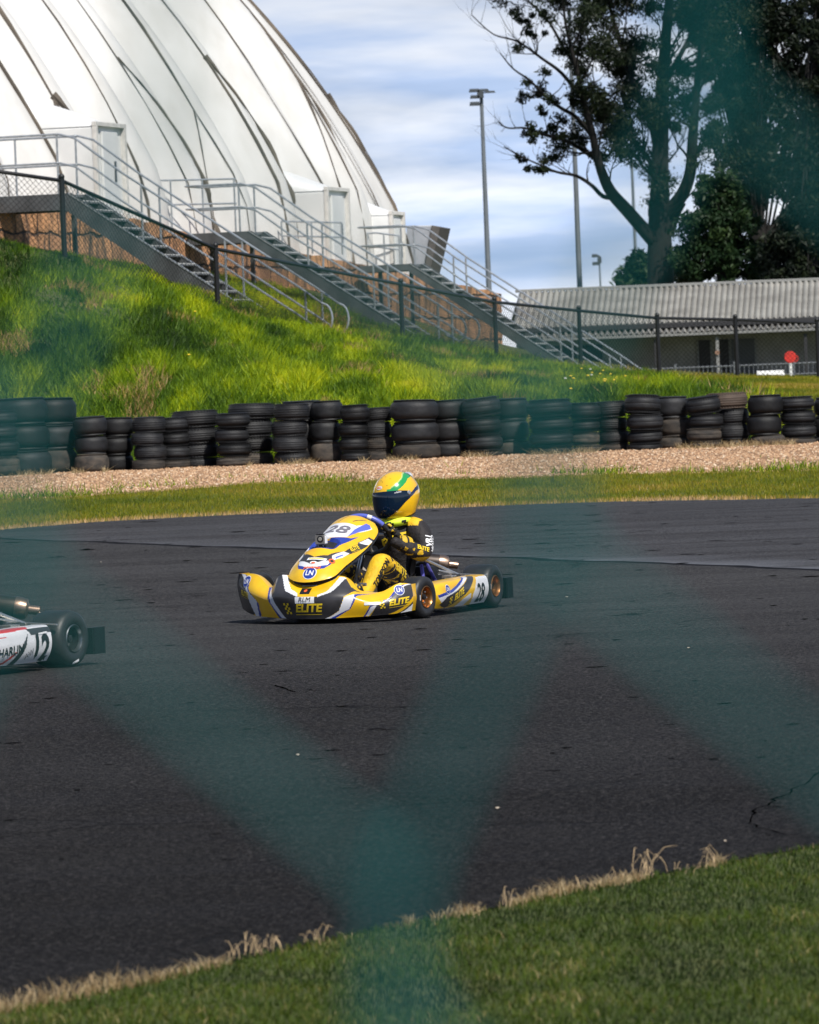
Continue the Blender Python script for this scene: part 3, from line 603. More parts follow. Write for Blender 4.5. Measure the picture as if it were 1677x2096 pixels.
# ================================================================== stairs
GALV=mat('galvanised_rail',(.42,.44,.46),.38,metal=.65,var=.2,vscale=8); STEELD=mat('stringer_steel',(.10,.105,.11),.5,metal=.4,var=.3,vscale=2,bump=.1,bscale=10); TREAD=mat('tread_steel',(.20,.205,.21),.55,metal=.35,var=.3,vscale=4); NOSE=mat('tread_nosing',(.60,.60,.58),.5,var=.15,vscale=6)
def stairs(cx,cy,D,bx,by,xl,lh,label,rail_h,width=1.15,nst=14,sp=.19,posts=(.40,.83,1.24),loop=True,ext=1.31):
    """(cx,cy) = near front corner of the landing deck; (bx,by) = foot of the near stringer; xl = pixel of the landing's left end"""
    o=P(cx,cy,D); t=thing('steel_stairs',label,'stairs',o,math.atan2(WN.y,WN.x),'steel stairs down the bank')
    # local frame: x = WN (outward, down), y = WA (away from camera)
    lo,hi=0,14
    for _ in range(50):
        m=(lo+hi)/2; q=o+WN*m
        if proj((q.x,q.y,o.z-m*.6))[0]<bx: lo=m
        else: hi=m
    Ls=m; zb=P(bx,by,(o+WN*Ls).y).z-o.z
    q=P(xl,cy,D); Ll=(o.x-q.x)/WN.x; hz=lh/(FPX/D)
    LW=width
    # landing
    v=MB(); v.box((-Ll/2,LW/2,-.03),(Ll,LW-.06,.05),TREAD); v.build('landing_deck',t)
    v=MB(); v.box((-Ll/2,0,-hz/2+.01),(Ll,.06,hz),STEELD); v.box((-Ll/2,LW,-hz/2+.01),(Ll,.06,hz),STEELD); v.box((-Ll,LW/2,-hz/2),(.06,LW-.06,hz-.02),STEELD); v.build('landing_beam',t,bevel=.008)
    # stringers
    dep=hz*1.0
    for y in (0,LW):
        v=MB(); pts=[(0,y-.03,0.012),(.12,y-.03,0.012),(Ls,y-.03,zb),(Ls,y-.03,zb-dep*.35),(Ls-.35,y-.03,zb-dep*.9+.1),(0,y-.03,-dep-.0)]; v.slab(pts,(0,.06,0),STEELD); 
        v.box(((Ls+.1)/2,y,zb/2+.018),(math.hypot(Ls,zb),.09,.02),GALV,X=Vector((Ls,0,zb)).normalized(),Z=Vector((-zb,0,Ls)).normalized()); v.build('stringer',t)
    for k in range(nst):
        f=(k+.7)/nst; x=Ls*f; z=zb*f-.02
        v=MB(); v.box((x,LW/2,z-.02),(.25,LW-.08,.035),TREAD); v.box((x+.115,LW/2,z+.004),(.035,LW-.07,.02),NOSE); v.build('tread',t)
    # handrails
    for yi,y in enumerate((-.0,LW)):
        hr=rail_h; v=MB(); mid=hr*.52
        def rail(h,end):
            pl=[(-Ll,y,h),(-.55,y,h),(-.1,y,h-.0),(.25,y,h-.10)]+[(Ls*f,y,zb*f+h-.02) for f in (.3,.6,.9)]+([(Ls*(ext-.1),y,zb*(ext-.1)+h-.02)] if ext>1.05 else [])
            e=(Ls*ext+.05,y,zb*ext+h-.08)
            if loop: 
                pl.append(e)
            return pl,e
        pl,e=rail(hr,1)
        if loop:
            pl2,e2=rail(mid,1); ex=Vector(e); a2=Vector(e2); drop=ex.z-a2.z
            for k in range(1,9):
                a=math.pi/2-math.pi*k/8.; pl.append((ex.x+.17*math.cos(a)+.05,y,a2.z+drop/2+drop/2*math.sin(a)-.03))
            pl+= [a2-Vector((.25,0,-.14))]
        v.tube(pl,.024,GALV,7)
        pl2,_=rail(mid,1); v.tube(pl2,.022,GALV,7); v.build('handrail',t,smooth=True)
        xs=[-x for x in np.arange(.15,Ll,1.35)]
        for x in xs:
            v=MB(); v.tube([(x,y,0),(x,y,hr)],.024,GALV,7); v.ball((x,y,hr),.036,GALV,7,5); v.ball((x,y,mid),.034,GALV,7,5); v.build('post',t,smooth=True)
        for f in posts:
            x=Ls*f; v=MB(); v.tube([(x,y,zb*f-.02),(x,y,zb*f+hr-.05)],.024,GALV,7); v.ball((x,y,zb*f+mid-.02),.034,GALV,7,5); v.build('post',t,smooth=True)
    # cross rail at the landing's back end
    v=MB(); 
    for h in (rail_h,rail_h*.52): v.tube([(-Ll,0,h),(-Ll,LW,h)],.022,GALV,7)
    v.build('end_rail',t,smooth=True)
    # legs of the landing
    for x in (-Ll+.2,-.25):
        v=MB(); v.box((x,LW,-1.1),(.09,.09,2.1),STEELD); v.build('support_leg',t)
    return t
stairs(135,397,111.5,532,655,-60,34,'nearest steel stairs with grey handrails, running down the bank on the left',1.24)
stairs(505,474,123.1,846,687,382,24,'middle one of three steel stairs, its landing over the sandstone wall',1.10,posts=(.375,.77,1.155),ext=1.25)
stairs(835,541,135.8,1180,762,736,14,'farthest steel stairs with long handrails reaching down to the low building',.98,nst=16,posts=(.28,.91,1.2),ext=1.30)
# extra railings round the middle and far landings
def railing(pts,D,hpx,label,n=3,D2=None):
    D2=D2 or D; q=[P(x,y,D+(D2-D)*i/(len(pts)-1)) for i,(x,y) in enumerate(pts)]; o=q[0]; t=thing('guard_rail',label,'railing',o); q=[a-o for a in q]; h=hpx/(FPX/D)
    for f in (0,.48): 
        v=MB(); v.tube([a+Vector((0,0,-h*f)) for a in q],.022,GALV,7); v.build('rail',t,smooth=True)
    tot=len(q)-1
    for k in range(n):
        s=(k+.02)/(n-1)*tot*.98 if n>1 else 0; i=min(int(s),tot-1); f=s-i; p=q[i].lerp(q[i+1],f); v=MB(); v.tube([p,p-Vector((0,0,h*1.05))],.022,GALV,7); v.build('post',t,smooth=True)
    return t
railing([(225,370),(350,369),(483,366)],126,104,'grey guard rail on the dome side of the middle landing',5)
railing([(575,453),(700,456)],133,62,'short grey guard rail in front of the middle dome porch',3)
railing([(715,481),(770,477),(818,483)],140,60,'lower grey guard rail behind the far landing',4)

# ================================================================== chain link fence up the bank
BLK=mat('black_coated_steel',(.006,.006,.007),.45,var=.2,vscale=5); WIRE=mat('dark_mesh_wire',(.012,.013,.014),.7)
FPO=[(-40,338,500,99.5),(126,362,522,100),(441,502,635,104),(820,575,697,115),(1012,612,740,124),(1185,630,756,128),(1345,645,771,130),(1505,648,771,130),(1672,655,772,130)]
t=thing('chain_link_fence','black chain link fence with round posts climbing the bank in front of the stairs','fence',P(1012,740,124)); fo=t.location.copy(); tp=[];bt=[]
for x,yt,yb,D in FPO:
    top=P(x,yt,D)-fo; bot=Vector((top.x,top.y,P(x+6,yb,D).z-fo.z)); tp.append(top); bt.append(bot)
    v=MB(); v.tube([bot-Vector((0,0,.3)),top],.052,BLK,10); v.ball(top,.062,BLK,10,6); v.build('post',t,smooth=True)
v=MB(); v.tube([p-Vector((0,0,.07)) for p in tp],.036,BLK,8); v.build('top_rail',t,smooth=True)
vs=[];fs=[]
def wire(a,b,r):
    d=(b-a).normalized(); n1=d.cross(Vector((.2,-1,0))).normalized()*r; n2=d.cross(n1).normalized()*r; k=len(vs)
    for p in (a,b):
        for e in (n1,-n1*.5+n2*.87,-n1*.5-n2*.87): vs.append(p+e)
    for i in range(3): fs.append((k+i,k+(i+1)%3,k+3+(i+1)%3,k+3+i))
for i in range(len(tp)-1):
    Ln=((tp[i+1]-tp[i]).xy).length; nc=max(4,int(Ln/.055)); nr=12*2
    def pt(c,r): f=c/nc; b=bt[i].lerp(bt[i+1],f); a=tp[i].lerp(tp[i+1],f)-Vector((0,0,.08)); b=Vector((b.x,b.y,max(b.z,tz(b.x+fo.x,b.y+fo.y)-fo.z)+.02)); return b.lerp(a,r/nr)
    gridp=[[pt(c,r) for r in range(nr+1)] for c in range(nc+1)]
    for c in range(nc):
        for r in range(nr):
            if (c+r)%2==0: wire(gridp[c][r],gridp[c+1][r+1],.0046)
            else: wire(gridp[c][r+1],gridp[c+1][r],.0046)
v=MB(); v.add(vs,fs,WIRE); v.build('wire_mesh',t)

# ================================================================== low building
g=NB('corrugated_roof'); sp=g.n.new('ShaderNodeSeparateXYZ'); g.l.new(g.tc,sp.inputs[0])
c=g.ramp(g.noise(1,5,.65,vec=g.vec((.5,.5,2))),[(.3,(.20,.19,.17)),(.6,(.34,.33,.30)),(.8,(.42,.40,.36))]); ROOF=g.set(Base_Color=c,Roughness=.5,Metallic=.15)
CREAM=NB('weatherboard'); sp=CREAM.n.new('ShaderNodeSeparateXYZ'); CREAM.l.new(CREAM.tc,sp.inputs[0]); saw=CREAM.math('FRACT',CREAM.math('MULTIPLY',sp.outputs[2],4.2)); CREAM.bump(saw,1,.04)
CREAM=CREAM.set(Base_Color=CREAM.ramp(CREAM.noise(1.5,4),[(.3,(.24,.225,.20)),(.7,(.38,.36,.32))]),Roughness=.75)
DARKO=mat('dark_doorway',(.012,.011,.012),.7,var=.3); DGREY=mat('grey_shutter',(.06,.065,.07),.6,var=.2,vscale=2); FASC=mat('dark_fascia',(.02,.02,.022),.6); LTG=mat('light_post_paint',(.22,.22,.21),.6)
BD=220.; bo=P(1377,800,BD); b=thing('club_building','long low cream weatherboard building with corrugated grey roofs on the right','building',bo)
def B(x,y,d=0): return P(x,y,BD+d)-bo
XL=1057; 
# frame: local flat wall at BD, horizontal directions along pure X
xL,xR=B(1062,700).x,B(1760,700).x+14; zb=B(1100,820).z; zE=B(1377,694).z; zE2=B(1377,660).z; zR=B(1377,583).z; zA=B(1377,682).z
v=MB(); v.box(((xL+xR)/2,2.6,(zb+zE2)/2),(xR-xL,5.2,zE2-zb),CREAM); v.build('wall',b)
def corr(name,x0,x1,y0,z0,y1,z1,skew,th=.05,pitch=.24):
    v=MB(); n=int((x1-x0)/pitch*6); vs=[];fs=[]
    for i in range(n+1):
        x=x0+(x1-x0)*i/n; h=.07*math.sin(2*math.pi*x/pitch)
        vs+= [(x-skew,y0,z0+h),(x,y1,z1+h)]
    for i in range(n): fs.append((2*i,2*i+2,2*i+3,2*i+1))
    v.add(vs,fs,ROOF); v.slab([(x0-skew,y0,z0-.06),(x1-skew,y0,z0-.06),(x1,y1,z1-.06),(x0,y1,z1-.06)],(0,0,-.08),FASC); return v.build(name,b,smooth=True)
corr('roof',xL+.15,xR,-1.0,B(1377,661).z,2.6,zR,.42)
v=MB(); v.slab([(xL+.15,2.6,zR-.1),(xR,2.6,zR-.1),(xR,6.4,zE2),(xL-.3,6.4,zE2)],(0,0,-.08),ROOF); v.build('roof',b)
v=MB(); v.box(((xL+xR)/2,2.62,zR+.03),(xR-xL,.25,.12),LTG); v.build('ridge_cap',b,bevel=.02)
v=MB(); v.box(((xL+xR)/2-.3,-1.06,B(1377,666).z),(xR-xL,.12,.22),FASC); v.build('gutter',b,bevel=.02)
corr('verandah_roof',xL-.1,xR,-2.6,B(1377,683).z,-.05,B(1377,669).z,.1)
v=MB(); v.box(((xL+xR)/2-.2,-2.66,B(1377,686).z),(xR-xL,.08,.1),LTG); v.build('gutter',b)
for x0,x1,m_,nm in ((1127,1182,DARKO,'doorway'),(1184,1234,DARKO,'doorway'),(1428,1455,DARKO,'doorway'),(1467,1493,DARKO,'doorway'),(1495,1546,DGREY,'shutter')):
    a,c_=B(x0,700).x,B(x1,700).x; v=MB(); v.box(((a+c_)/2,-.03,(zb+zE)/2-.05),(c_-a,.06,zE-zb-.1),m_); d=v.build(nm,b)
    v=MB(); v.box((a,-.05,(zb+zE)/2-.05),(.07,.09,zE-zb-.1),LTG); v.box((c_,-.05,(zb+zE)/2-.05),(.07,.09,zE-zb-.1),LTG); v.build('frame',d)
for x in (1094,1336,1461,1640,1740): a=B(x,700).x; v=MB(); v.box((a,-2.45,(zb+zE)/2),(.13,.13,zE-zb),LTG if x==1461 else FASC); v.build('verandah_post',b)
v=MB(); a=B(1461,722); v.lathe([(.03,0),(.09,0),(.09,.03),(.03,.03)],mat('ring_orange',(.30,.17,.11),.6),16,c=(a.x,-2.56,a.z),axis=(0,-1,0)); v.build('wall_ring',b)
# picket fence
t=thing('picket_fence','low grey metal picket fence in front of the low building','fence',P(1470,775,200)); po=t.location.copy()
x0=P(1262,760,200).x-po.x; x1=P(1780,760,200).x-po.x; z1=P(1470,747,200).z-po.z; z0=-.5
PKT=mat('picket_grey',(.16,.17,.18),.5,metal=.4)
v=MB(); v.tube([(x0,0,z1-.06),(x1,0,z1-.06)],.03,PKT,6); v.tube([(x0,0,.05),(x1,0,.05)],.03,PKT,6)
for x in np.arange(x0,x1,.17): v.tube([(x,0,z0),(x,0,z1)],.018,PKT,5)
v.build('pickets',t)
for x in np.arange(x0,x1,2.2): v=MB(); v.box((x,0,(z0+z1)/2+.05),(.09,.09,z1-z0+.1),PKT); v.build('post',t)
# red round marker
RED=mat('red_paint',(.55,.03,.02),.5,var=.2,vscale=4); WHT=mat('white_paint',(.75,.75,.73),.5,var=.08)
p=P(1619,765,190); t=thing('round_sign','round red disc on a white post in front of the cream wall','sign',p); h=P(1619,731,190).z-p.z
v=MB(); v.lathe([(.0,-.03),(.20,-.03),(.215,0),(.20,.03),(.0,.03)],RED,24,c=(0,0,h),axis=(0,-1,0)); v.build('disc',t,smooth=True)
v=MB(); v.lathe([(.1,-.04),(.13,-.04),(.13,0),(.1,0)],RED,16,c=(.16,-.02,h-.05),axis=(0,-1,0)); v.build('disc',t,smooth=True)
v=MB(); v.tube([(0,.04,-.9),(0,.04,h-.1)],.06,WHT,8); v.build('post',t,smooth=True)
p=P(1578,772,186); v=MB()
v.box((0,0,0),(.95,.35,.22),WHT); v.box((-.3,0,-.25),(.08,.3,.35),WHT); v.box((.3,0,-.25),(.08,.3,.35),WHT); v.box((0,.14,.16),(.95,.06,.14),WHT)
o=v.build('bench',bevel=.02); o.location=p; tag(o,'low white bench behind the pickets near the red disc','bench')

# ================================================================== light poles
POLE=mat('galvanised_pole',(.20,.22,.24),.5,metal=.5,var=.15,vscale=1); LAMP=mat('lamp_housing',(.08,.09,.10),.5,metal=.4)
def pole(xb,yb,xt,yt,D,w,label,heads,head_y=None):
    t_=P(xt,yt,D); base=P(xb,yb,D); base=Vector((t_.x,t_.y,base.z-2)); t=thing('light_pole',label,'light pole',base,0,'floodlight poles'); h=t_.z-base.z; s=D/FPX
    v=MB(); v.tube([(0,0,0),(0,0,h*.5),(0,0,h)],[w*s*.62,w*s*.5,w*s*.36],POLE,12); v.build('pole',t,smooth=True)
    for hd in heads:
        dx,dy,hw,hh=[q*s for q in hd[:4]]
        v=MB(); v.tube([(0,0,h+dy),(dx,-.1,h+dy)],hh*.35,LAMP,6); v.slab([(dx-hw/2,-.45,h+dy-hh*.5),(dx+hw/2,-.45,h+dy-hh*.5),(dx+hw/2*.85,-.45,h+dy+hh*.45),(dx-hw/2*.85,-.45,h+dy+hh*.45)],(0,.6,.05),LAMP); v.build('lamp',t,bevel=.01)
    return t
pole(1003,590,985,186,260,10,'tall grey floodlight pole left of the gum tree, lamps at its top',[(-14,0,22,7),(-13,-13,20,7),(-14,-27,22,8),(18,-4,22,4),(4,0,24,5),(-2,-8,14,14)])
pole(1188,595,1165,20,250,10,'tall floodlight pole rising behind the left limbs of the gum tree',[(-12,0,22,7),(12,0,22,7)])
pole(1298,590,1283,60,300,6,'thin distant floodlight pole just left of the gum tree trunk',[(-8,0,14,5),(8,0,14,5)])
pole(1229,590,1227,524,330,4,'short distant pole with two small lamps over the roof',[(-9,0,13,6),(-8,-16,14,6),(0,-8,8,14)])

# ================================================================== trees
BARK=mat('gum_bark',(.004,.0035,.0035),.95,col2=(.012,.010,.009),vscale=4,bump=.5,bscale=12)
TD=235.; TS=TD/FPX
def leaf_mat(name,stops,back=.3): return grass_mat(name,stops,.55,back)
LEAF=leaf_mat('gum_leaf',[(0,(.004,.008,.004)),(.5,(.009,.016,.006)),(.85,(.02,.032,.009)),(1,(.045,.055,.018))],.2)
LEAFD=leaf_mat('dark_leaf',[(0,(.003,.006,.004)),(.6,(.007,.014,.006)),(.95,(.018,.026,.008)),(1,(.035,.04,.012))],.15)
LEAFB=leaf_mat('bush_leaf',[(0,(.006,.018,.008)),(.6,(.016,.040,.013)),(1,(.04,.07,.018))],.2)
def leaves(name,centres,radii,per,size,mt,parent,origin,flat=.8):
    C_=np.array(centres); Rr=np.array(radii); n=len(C_)*per; idx=np.repeat(np.arange(len(C_)),per)
    d=rng.normal(0,1,(n,3)); d/=np.linalg.norm(d,axis=1)[:,None]; r=Rr[idx]*(rng.random(n)**.55); p=C_[idx]+d*r[:,None]*np.array([1,1,flat])
    a=rng.normal(0,1,(n,3)); a[:,2]-=.6; a/=np.linalg.norm(a,axis=1)[:,None]; b=np.cross(a,rng.normal(0,1,(n,3))); b/=np.linalg.norm(b,axis=1)[:,None]
    s=size*rng.uniform(.6,1.3,n)[:,None]; V=np.stack([p-a*s*.5,p+b*s*.16,p+a*s*.5,p-b*s*.16],1).reshape(-1,3)-np.array(origin)
    F=np.arange(n*4); cl=np.clip(rng.random(len(C_))[idx]*.7+rng.random(n)*.3,0,1)
    return raw_mesh(name,V,F,4,mt,colattr=np.repeat(cl,4),parent=parent)
def polyw(pts,D): return [P(x,y,D) for x,y in pts]
def twig_from(v,p,d,L_,r,lev,ends,rnd,sp=.55):
    """a wandering branch with side shoots"""
    n=5; pl=[p.copy()]; q=p.copy(); dd=d.normalized()
    for i in range(n):
        dd=(dd+Vector((rnd.uniform(-1,1),rnd.uniform(-1,1),rnd.uniform(-.6,1)))*.22).normalized(); q=q+dd*L_/n; pl.append(q.copy())
    v.tube(pl,[r*(1-.75*i/n) for i in range(n+1)],BARK,5 if r<.08 else 7,caps=False)
    if lev==0: ends.append(q); ends.append(pl[3]); return
    for i in range(rnd.choice((2,3,3))):
        k=rnd.randint(2,n); nd=(dd+Vector((rnd.uniform(-1,1),rnd.uniform(-1,1),rnd.uniform(-.5,.9)))*sp*1.5).normalized()
        twig_from(v,pl[k],nd,L_*rnd.uniform(.5,.72),r*.45,lev-1,ends,rnd)
rnd=random.Random(11)
tr=P(1352,640,TD); base=Vector((tr.x,tr.y,tr.z-2)); gum=thing('gum_tree','tall gum tree with bare forked limbs, left of the dark trees, behind the low building','tree',base); v=MB(); ends=[];ends_s=[]
def limb(pts,w,D=TD,dd=0,twigs=8,lev=2,tl=(35,90),rise=0,store=None,bias=(0,0)):
    q=[]; n=len(pts)
    for i,(x,y) in enumerate(pts): q.append(P(x,y,D+dd*i/(n-1)))
    # smooth
    s=[]
    for i in range(n-1):
        for k in range(4):
            t=k/4; a,b,c,d=[q[min(max(i+j,0),n-1)] for j in (-1,0,1,2)]; s.append(.5*((2*b)+(c-a)*t+(2*a-5*b+4*c-d)*t*t+(3*b-3*c+d-a)*t**3))
    s.append(q[-1]); m=len(s); ws=[np.interp(i/(m-1),np.linspace(0,1,len(w)),w)*TS/2 for i in range(m)]
    v.tube([a-base for a in s],ws,BARK,9,caps=False)
    for k in range(twigs):
        i=rnd.randint(int(m*.3),m-1); dirn=(s[min(i+1,m-1)]-s[max(i-1,0)]).normalized(); sd=Vector((rnd.uniform(-1,1)+bias[0],rnd.uniform(-1,1),rnd.uniform(-.3,1)+bias[1])).normalized()
        L_=rnd.uniform(*tl)*TS; twig_from(v,s[i]-base,(dirn*.7+sd).normalized(),L_,min(ws[i]*.5,.05+L_*.012),lev,store if store is not None else ends,rnd)
limb([(1354,640),(1352,560),(1350,480),(1350,400),(1352,300),(1356,200),(1362,100),(1370,0),(1376,-90)],[60,55,47,37,31,25,18,11],twigs=20,tl=(70,150))
limb([(1346,500),(1318,470),(1283,430),(1252,395),(1235,360),(1222,320),(1212,270),(1195,210),(1180,140),(1160,60),(1150,-20)],[34,28,26,22,17,14,10,6,4],dd=-4,twigs=16,tl=(50,110))
limb([(1262,405),(1235,402),(1212,380),(1180,360),(1140,352),(1100,335),(1062,318),(1032,300)],[11,9,7,5,3,2],dd=-5,twigs=10,lev=1,tl=(30,60),store=ends_s)
limb([(1225,330),(1190,305),(1150,285),(1110,275),(1075,262),(1040,262),(1020,250)],[11,8,6,4,2],dd=-6,twigs=12,lev=1,tl=(30,70),store=ends_s)
limb([(1213,280),(1180,240),(1150,222),(1120,200),(1085,165),(1050,140),(1025,110)],[10,8,6,4,2],dd=-7,twigs=12,lev=1,tl=(35,80),store=ends_s)
limb([(1190,200),(1150,150),(1110,120),(1060,85),(1010,70),(965,30)],[9,7,5,3,2],dd=-3,twigs=12,lev=1,tl=(40,90),store=ends_s)
limb([(1180,140),(1150,90),(1120,40),(1075,-5),(1040,-40)],[8,6,4,3],dd=-2,twigs=12,lev=1,tl=(40,90))
limb([(1352,330),(1335,250),(1300,180),(1275,100),(1250,20),(1230,-60)],[24,18,12,8,6],dd=4,twigs=16,tl=(60,120))
limb([(1350,380),(1325,320),(1300,290),(1290,240),(1270,190)],[12,9,6,4],dd=3,twigs=12,tl=(50,90))
limb([(1362,440),(1395,400),(1413,350),(1418,280),(1425,200),(1432,120),(1440,30),(1450,-50)],[30,26,22,16,10,7],dd=-3,twigs=16,tl=(50,110))
limb([(1414,335),(1440,296),(1465,285),(1485,270)],[11,8,5,4],dd=2,twigs=4,lev=1,tl=(20,40))
limb([(1370,480),(1385,440),(1400,415)],[20,14,10],twigs=0); limb([(1356,180),(1400,100),(1430,40),(1480,-40)],[14,10,7,5],dd=3,twigs=12,tl=(50,110))
limb([(1345,460),(1330,440),(1335,400),(1345,360)],[10,8,6,4],twigs=1,lev=0,tl=(20,30))
v.build('trunk',gum,smooth=True,angle=80)
E_=[e+base for e in ends if True]; rnd.shuffle(E_); Es=[e+base for e in ends_s]; rnd.shuffle(Es); print('leaf ends',len(E_),len(Es))
E1=E_[:int(len(E_)*.80)]; E2=[e for e in Es if proj(e)[0]>1060 and rnd.random()<.42]
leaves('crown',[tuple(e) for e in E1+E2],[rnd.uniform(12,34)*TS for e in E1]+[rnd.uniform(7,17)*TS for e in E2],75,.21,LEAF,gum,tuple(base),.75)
def mass_tree(name,label,px,py,D,trunk,blobs,mt,per,size,nm,group=None,limbs=(),seed=1):
    global v,base,TS
    o=P(px,py,D); b2=Vector((o.x,o.y,o.z-2)); t=thing(name,label,'tree',b2,0,group); s=D/FPX; r2=random.Random(seed)
    cs=[];rs=[]
    for x,y,rx,ry,n in blobs:
        for k in range(n):
            a=r2.uniform(0,6.28); q=r2.random()**.5; c=P(x+rx*q*math.cos(a),y+ry*q*math.sin(a),D+r2.uniform(-1,1)*rx*s*.8); cs.append(tuple(c)); rs.append(r2.uniform(9,30)*s)
    vv=MB()
    for pts,w in trunk:
        vv.tube([P(x,y,D)-b2 for x,y in pts],[a*s/2 for a in w],BARK,8,caps=False)
    for k in range(0,len(cs),3):
        st=trunk[0][0]; i=r2.randint(1,len(st)-1); a=P(*st[i],D)-b2; c=Vector(cs[k])-b2; m=a.lerp(c,.5)+Vector((0,0,.2)); vv.tube([a,m,c],[.09,.05,.015],BARK,5,caps=False)
    vv.build('trunk',t,smooth=True); leaves('crown',cs,rs,per,size,mt,t,tuple(b2),.8); return t
mass_tree('broadleaf_tree','dark dense tree with spreading limbs, second from the right edge',1560,640,240,[([(1560,640),(1558,560),(1550,470),(1545,400),(1540,300),(1545,180),(1550,60),(1560,-40)],[46,40,34,28,22,16,12,8]),([(1556,520),(1580,470),(1620,420),(1650,380)],[22,18,13,8]),([(1552,470),(1510,420),(1480,370)],[16,12,8])],
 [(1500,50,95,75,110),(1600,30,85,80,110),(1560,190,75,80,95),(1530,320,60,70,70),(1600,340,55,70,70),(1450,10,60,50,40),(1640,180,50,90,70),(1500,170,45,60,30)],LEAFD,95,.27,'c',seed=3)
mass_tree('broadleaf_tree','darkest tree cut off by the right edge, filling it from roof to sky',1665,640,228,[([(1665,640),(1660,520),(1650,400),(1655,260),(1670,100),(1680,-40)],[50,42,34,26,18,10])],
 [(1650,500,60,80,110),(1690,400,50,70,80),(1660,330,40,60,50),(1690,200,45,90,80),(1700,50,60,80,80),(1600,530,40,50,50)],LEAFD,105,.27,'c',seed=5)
mass_tree('bushy_tree','bushy mid-height dark tree between the gum trunk and the tallest dark tree',1480,640,232,[([(1480,640),(1478,540),(1475,460),(1470,400)],[26,22,16,10])],
 [(1475,400,50,52,50),(1465,470,70,50,60),(1440,530,60,40,50),(1520,540,60,40,50),(1510,450,45,50,36)],LEAFB,110,.28,'c',seed=8)
mass_tree('small_tree','small rounded green tree low behind the roof, left of the gum trunk',1320,640,260,[([(1320,640),(1320,570),(1318,540)],[14,10,6])],[(1318,555,32,34,40),(1300,575,24,20,22)],LEAFB,90,.40,'c',seed=9)
mass_tree('ragged_tree','ragged low tree with yellowish leaves right of the gum trunk',1410,640,250,[([(1410,640),(1408,570),(1402,530)],[16,12,6])],[(1400,545,24,26,18),(1412,575,20,12,10)],leaf_mat('olive_leaf',[(0,(.02,.02,.008)),(.6,(.06,.055,.02)),(1,(.14,.10,.03))]),70,.36,'c',seed=12)
# ================================================================== teal wire fence right in front of the camera
TEAL=mat('teal_coated_wire',(.005,.098,.100),.5,var=.1,vscale=30,spec=.25)
ND=.65; t=thing('wire_fence','out of focus teal coated wire mesh fence right in front of the camera','fence',(0,ND,0))
Av,Bv_,Cv=np.array((-310.,950.)),np.array((785.,900.)),np.array((15.,320.)); T0=np.array((1110.,830.))
def nw(q): p=P(q[0],q[1],ND); return Vector((p.x,0,p.z))
v=MB()
hz=Vector((.0015,0,0))
def seg(a,b,dy=0): v.tube([a+Vector((0,dy,0)),(a+b)/2+Vector((0,dy*1.3,0)),b+Vector((0,dy,0))],.00148,TEAL,6,caps=False)
for i in range(-46,47):
    for j in range(-46,47):
        T=T0+i*Av+j*Bv_; a=nw(T); 
        if abs(a.x)>1.5 or a.z<.06 or a.z>2.25: continue
        b=nw(T+Cv); seg(a-hz,b+hz,.0021); seg(a+hz,b-hz,-.0021); seg(b+hz,nw(T+Bv_)-hz); seg(b-hz,nw(T+Av)+hz)
v.build('wire_mesh',t,smooth=True)
for x in (-1.55,1.55): v=MB(); v.tube([(x,0,-.3),(x,0,2.35)],.025,TEAL,12); v.ball((x,0,2.35),.03,TEAL,12,6); v.build('post',t,smooth=True)
v=MB(); v.tube([(-1.55,0,2.28),(1.55,0,2.28)],.018,TEAL,10); v.build('top_rail',t,smooth=True)
# ================================================================== racing karts
def paint(n,c,r=.32,**k): return mat(n,c,r,coat=.35,**k)
KY=paint('kart_yellow',(.82,.50,.010),.3,col2=(.74,.40,.010),vscale=11); KD=paint('kart_charcoal',(.035,.033,.035),.42,var=.25,vscale=12); KW=paint('kart_white',(.72,.72,.74),.35,var=.05,vscale=8); KB=paint('kart_blue',(.02,.045,.30),.35); KB2=paint('kart_lilac_blue',(.10,.13,.50),.35)
BUMP=mat('bumper_black',(.004,.004,.0045),.55,spec=.25)
KR=paint('kart_red',(.60,.03,.03),.35); INK=mat('ink_black',(.008,.008,.009),.5); YINK=mat('ink_yellow',(.80,.56,.02),.45); WINK=mat('ink_white',(.75,.75,.76),.45); BINK=mat('ink_blue',(.015,.04,.26),.45); OINK=mat('ink_orange',(.75,.12,.03),.45); GINK=mat('ink_grey',(.16,.15,.18),.5)
SEATB=0
PLBK=mat('black_plastic',(.015,.015,.016),.45,var=.2,vscale=6); ALU=mat('bright_aluminium',(.62,.60,.57),.3,metal=.9,var=.12,vscale=14); FRM=mat('frame_violet',(.12,.11,.42),.3,metal=.4); SIL=mat('silencer_steel',(.030,.026,.025),.45,metal=.7,col2=(.10,.075,.06),vscale=7); SILB=mat('burnt_steel',(.32,.22,.16),.35,metal=.9,var=.35,vscale=16)
RIMG=mat('gold_rim',(.36,.17,.06),.32,metal=.85,var=.15,vscale=15); RIMS=mat('silver_rim_lip',(.20,.21,.22),.3,metal=.9); RIMK=mat('black_rim',(.012,.012,.013),.4); SLK=mat('slick_rubber',(.017,.017,.018),.48,var=.35,vscale=9,bump=.08,bscale=120); SEATM=mat('seat_shell',(.38,.33,.28),.35,metal=.3,var=.15,vscale=6); BRS=mat('engine_black',(.02,.02,.022),.45,metal=.5,var=.4,vscale=12)
FONTS={}
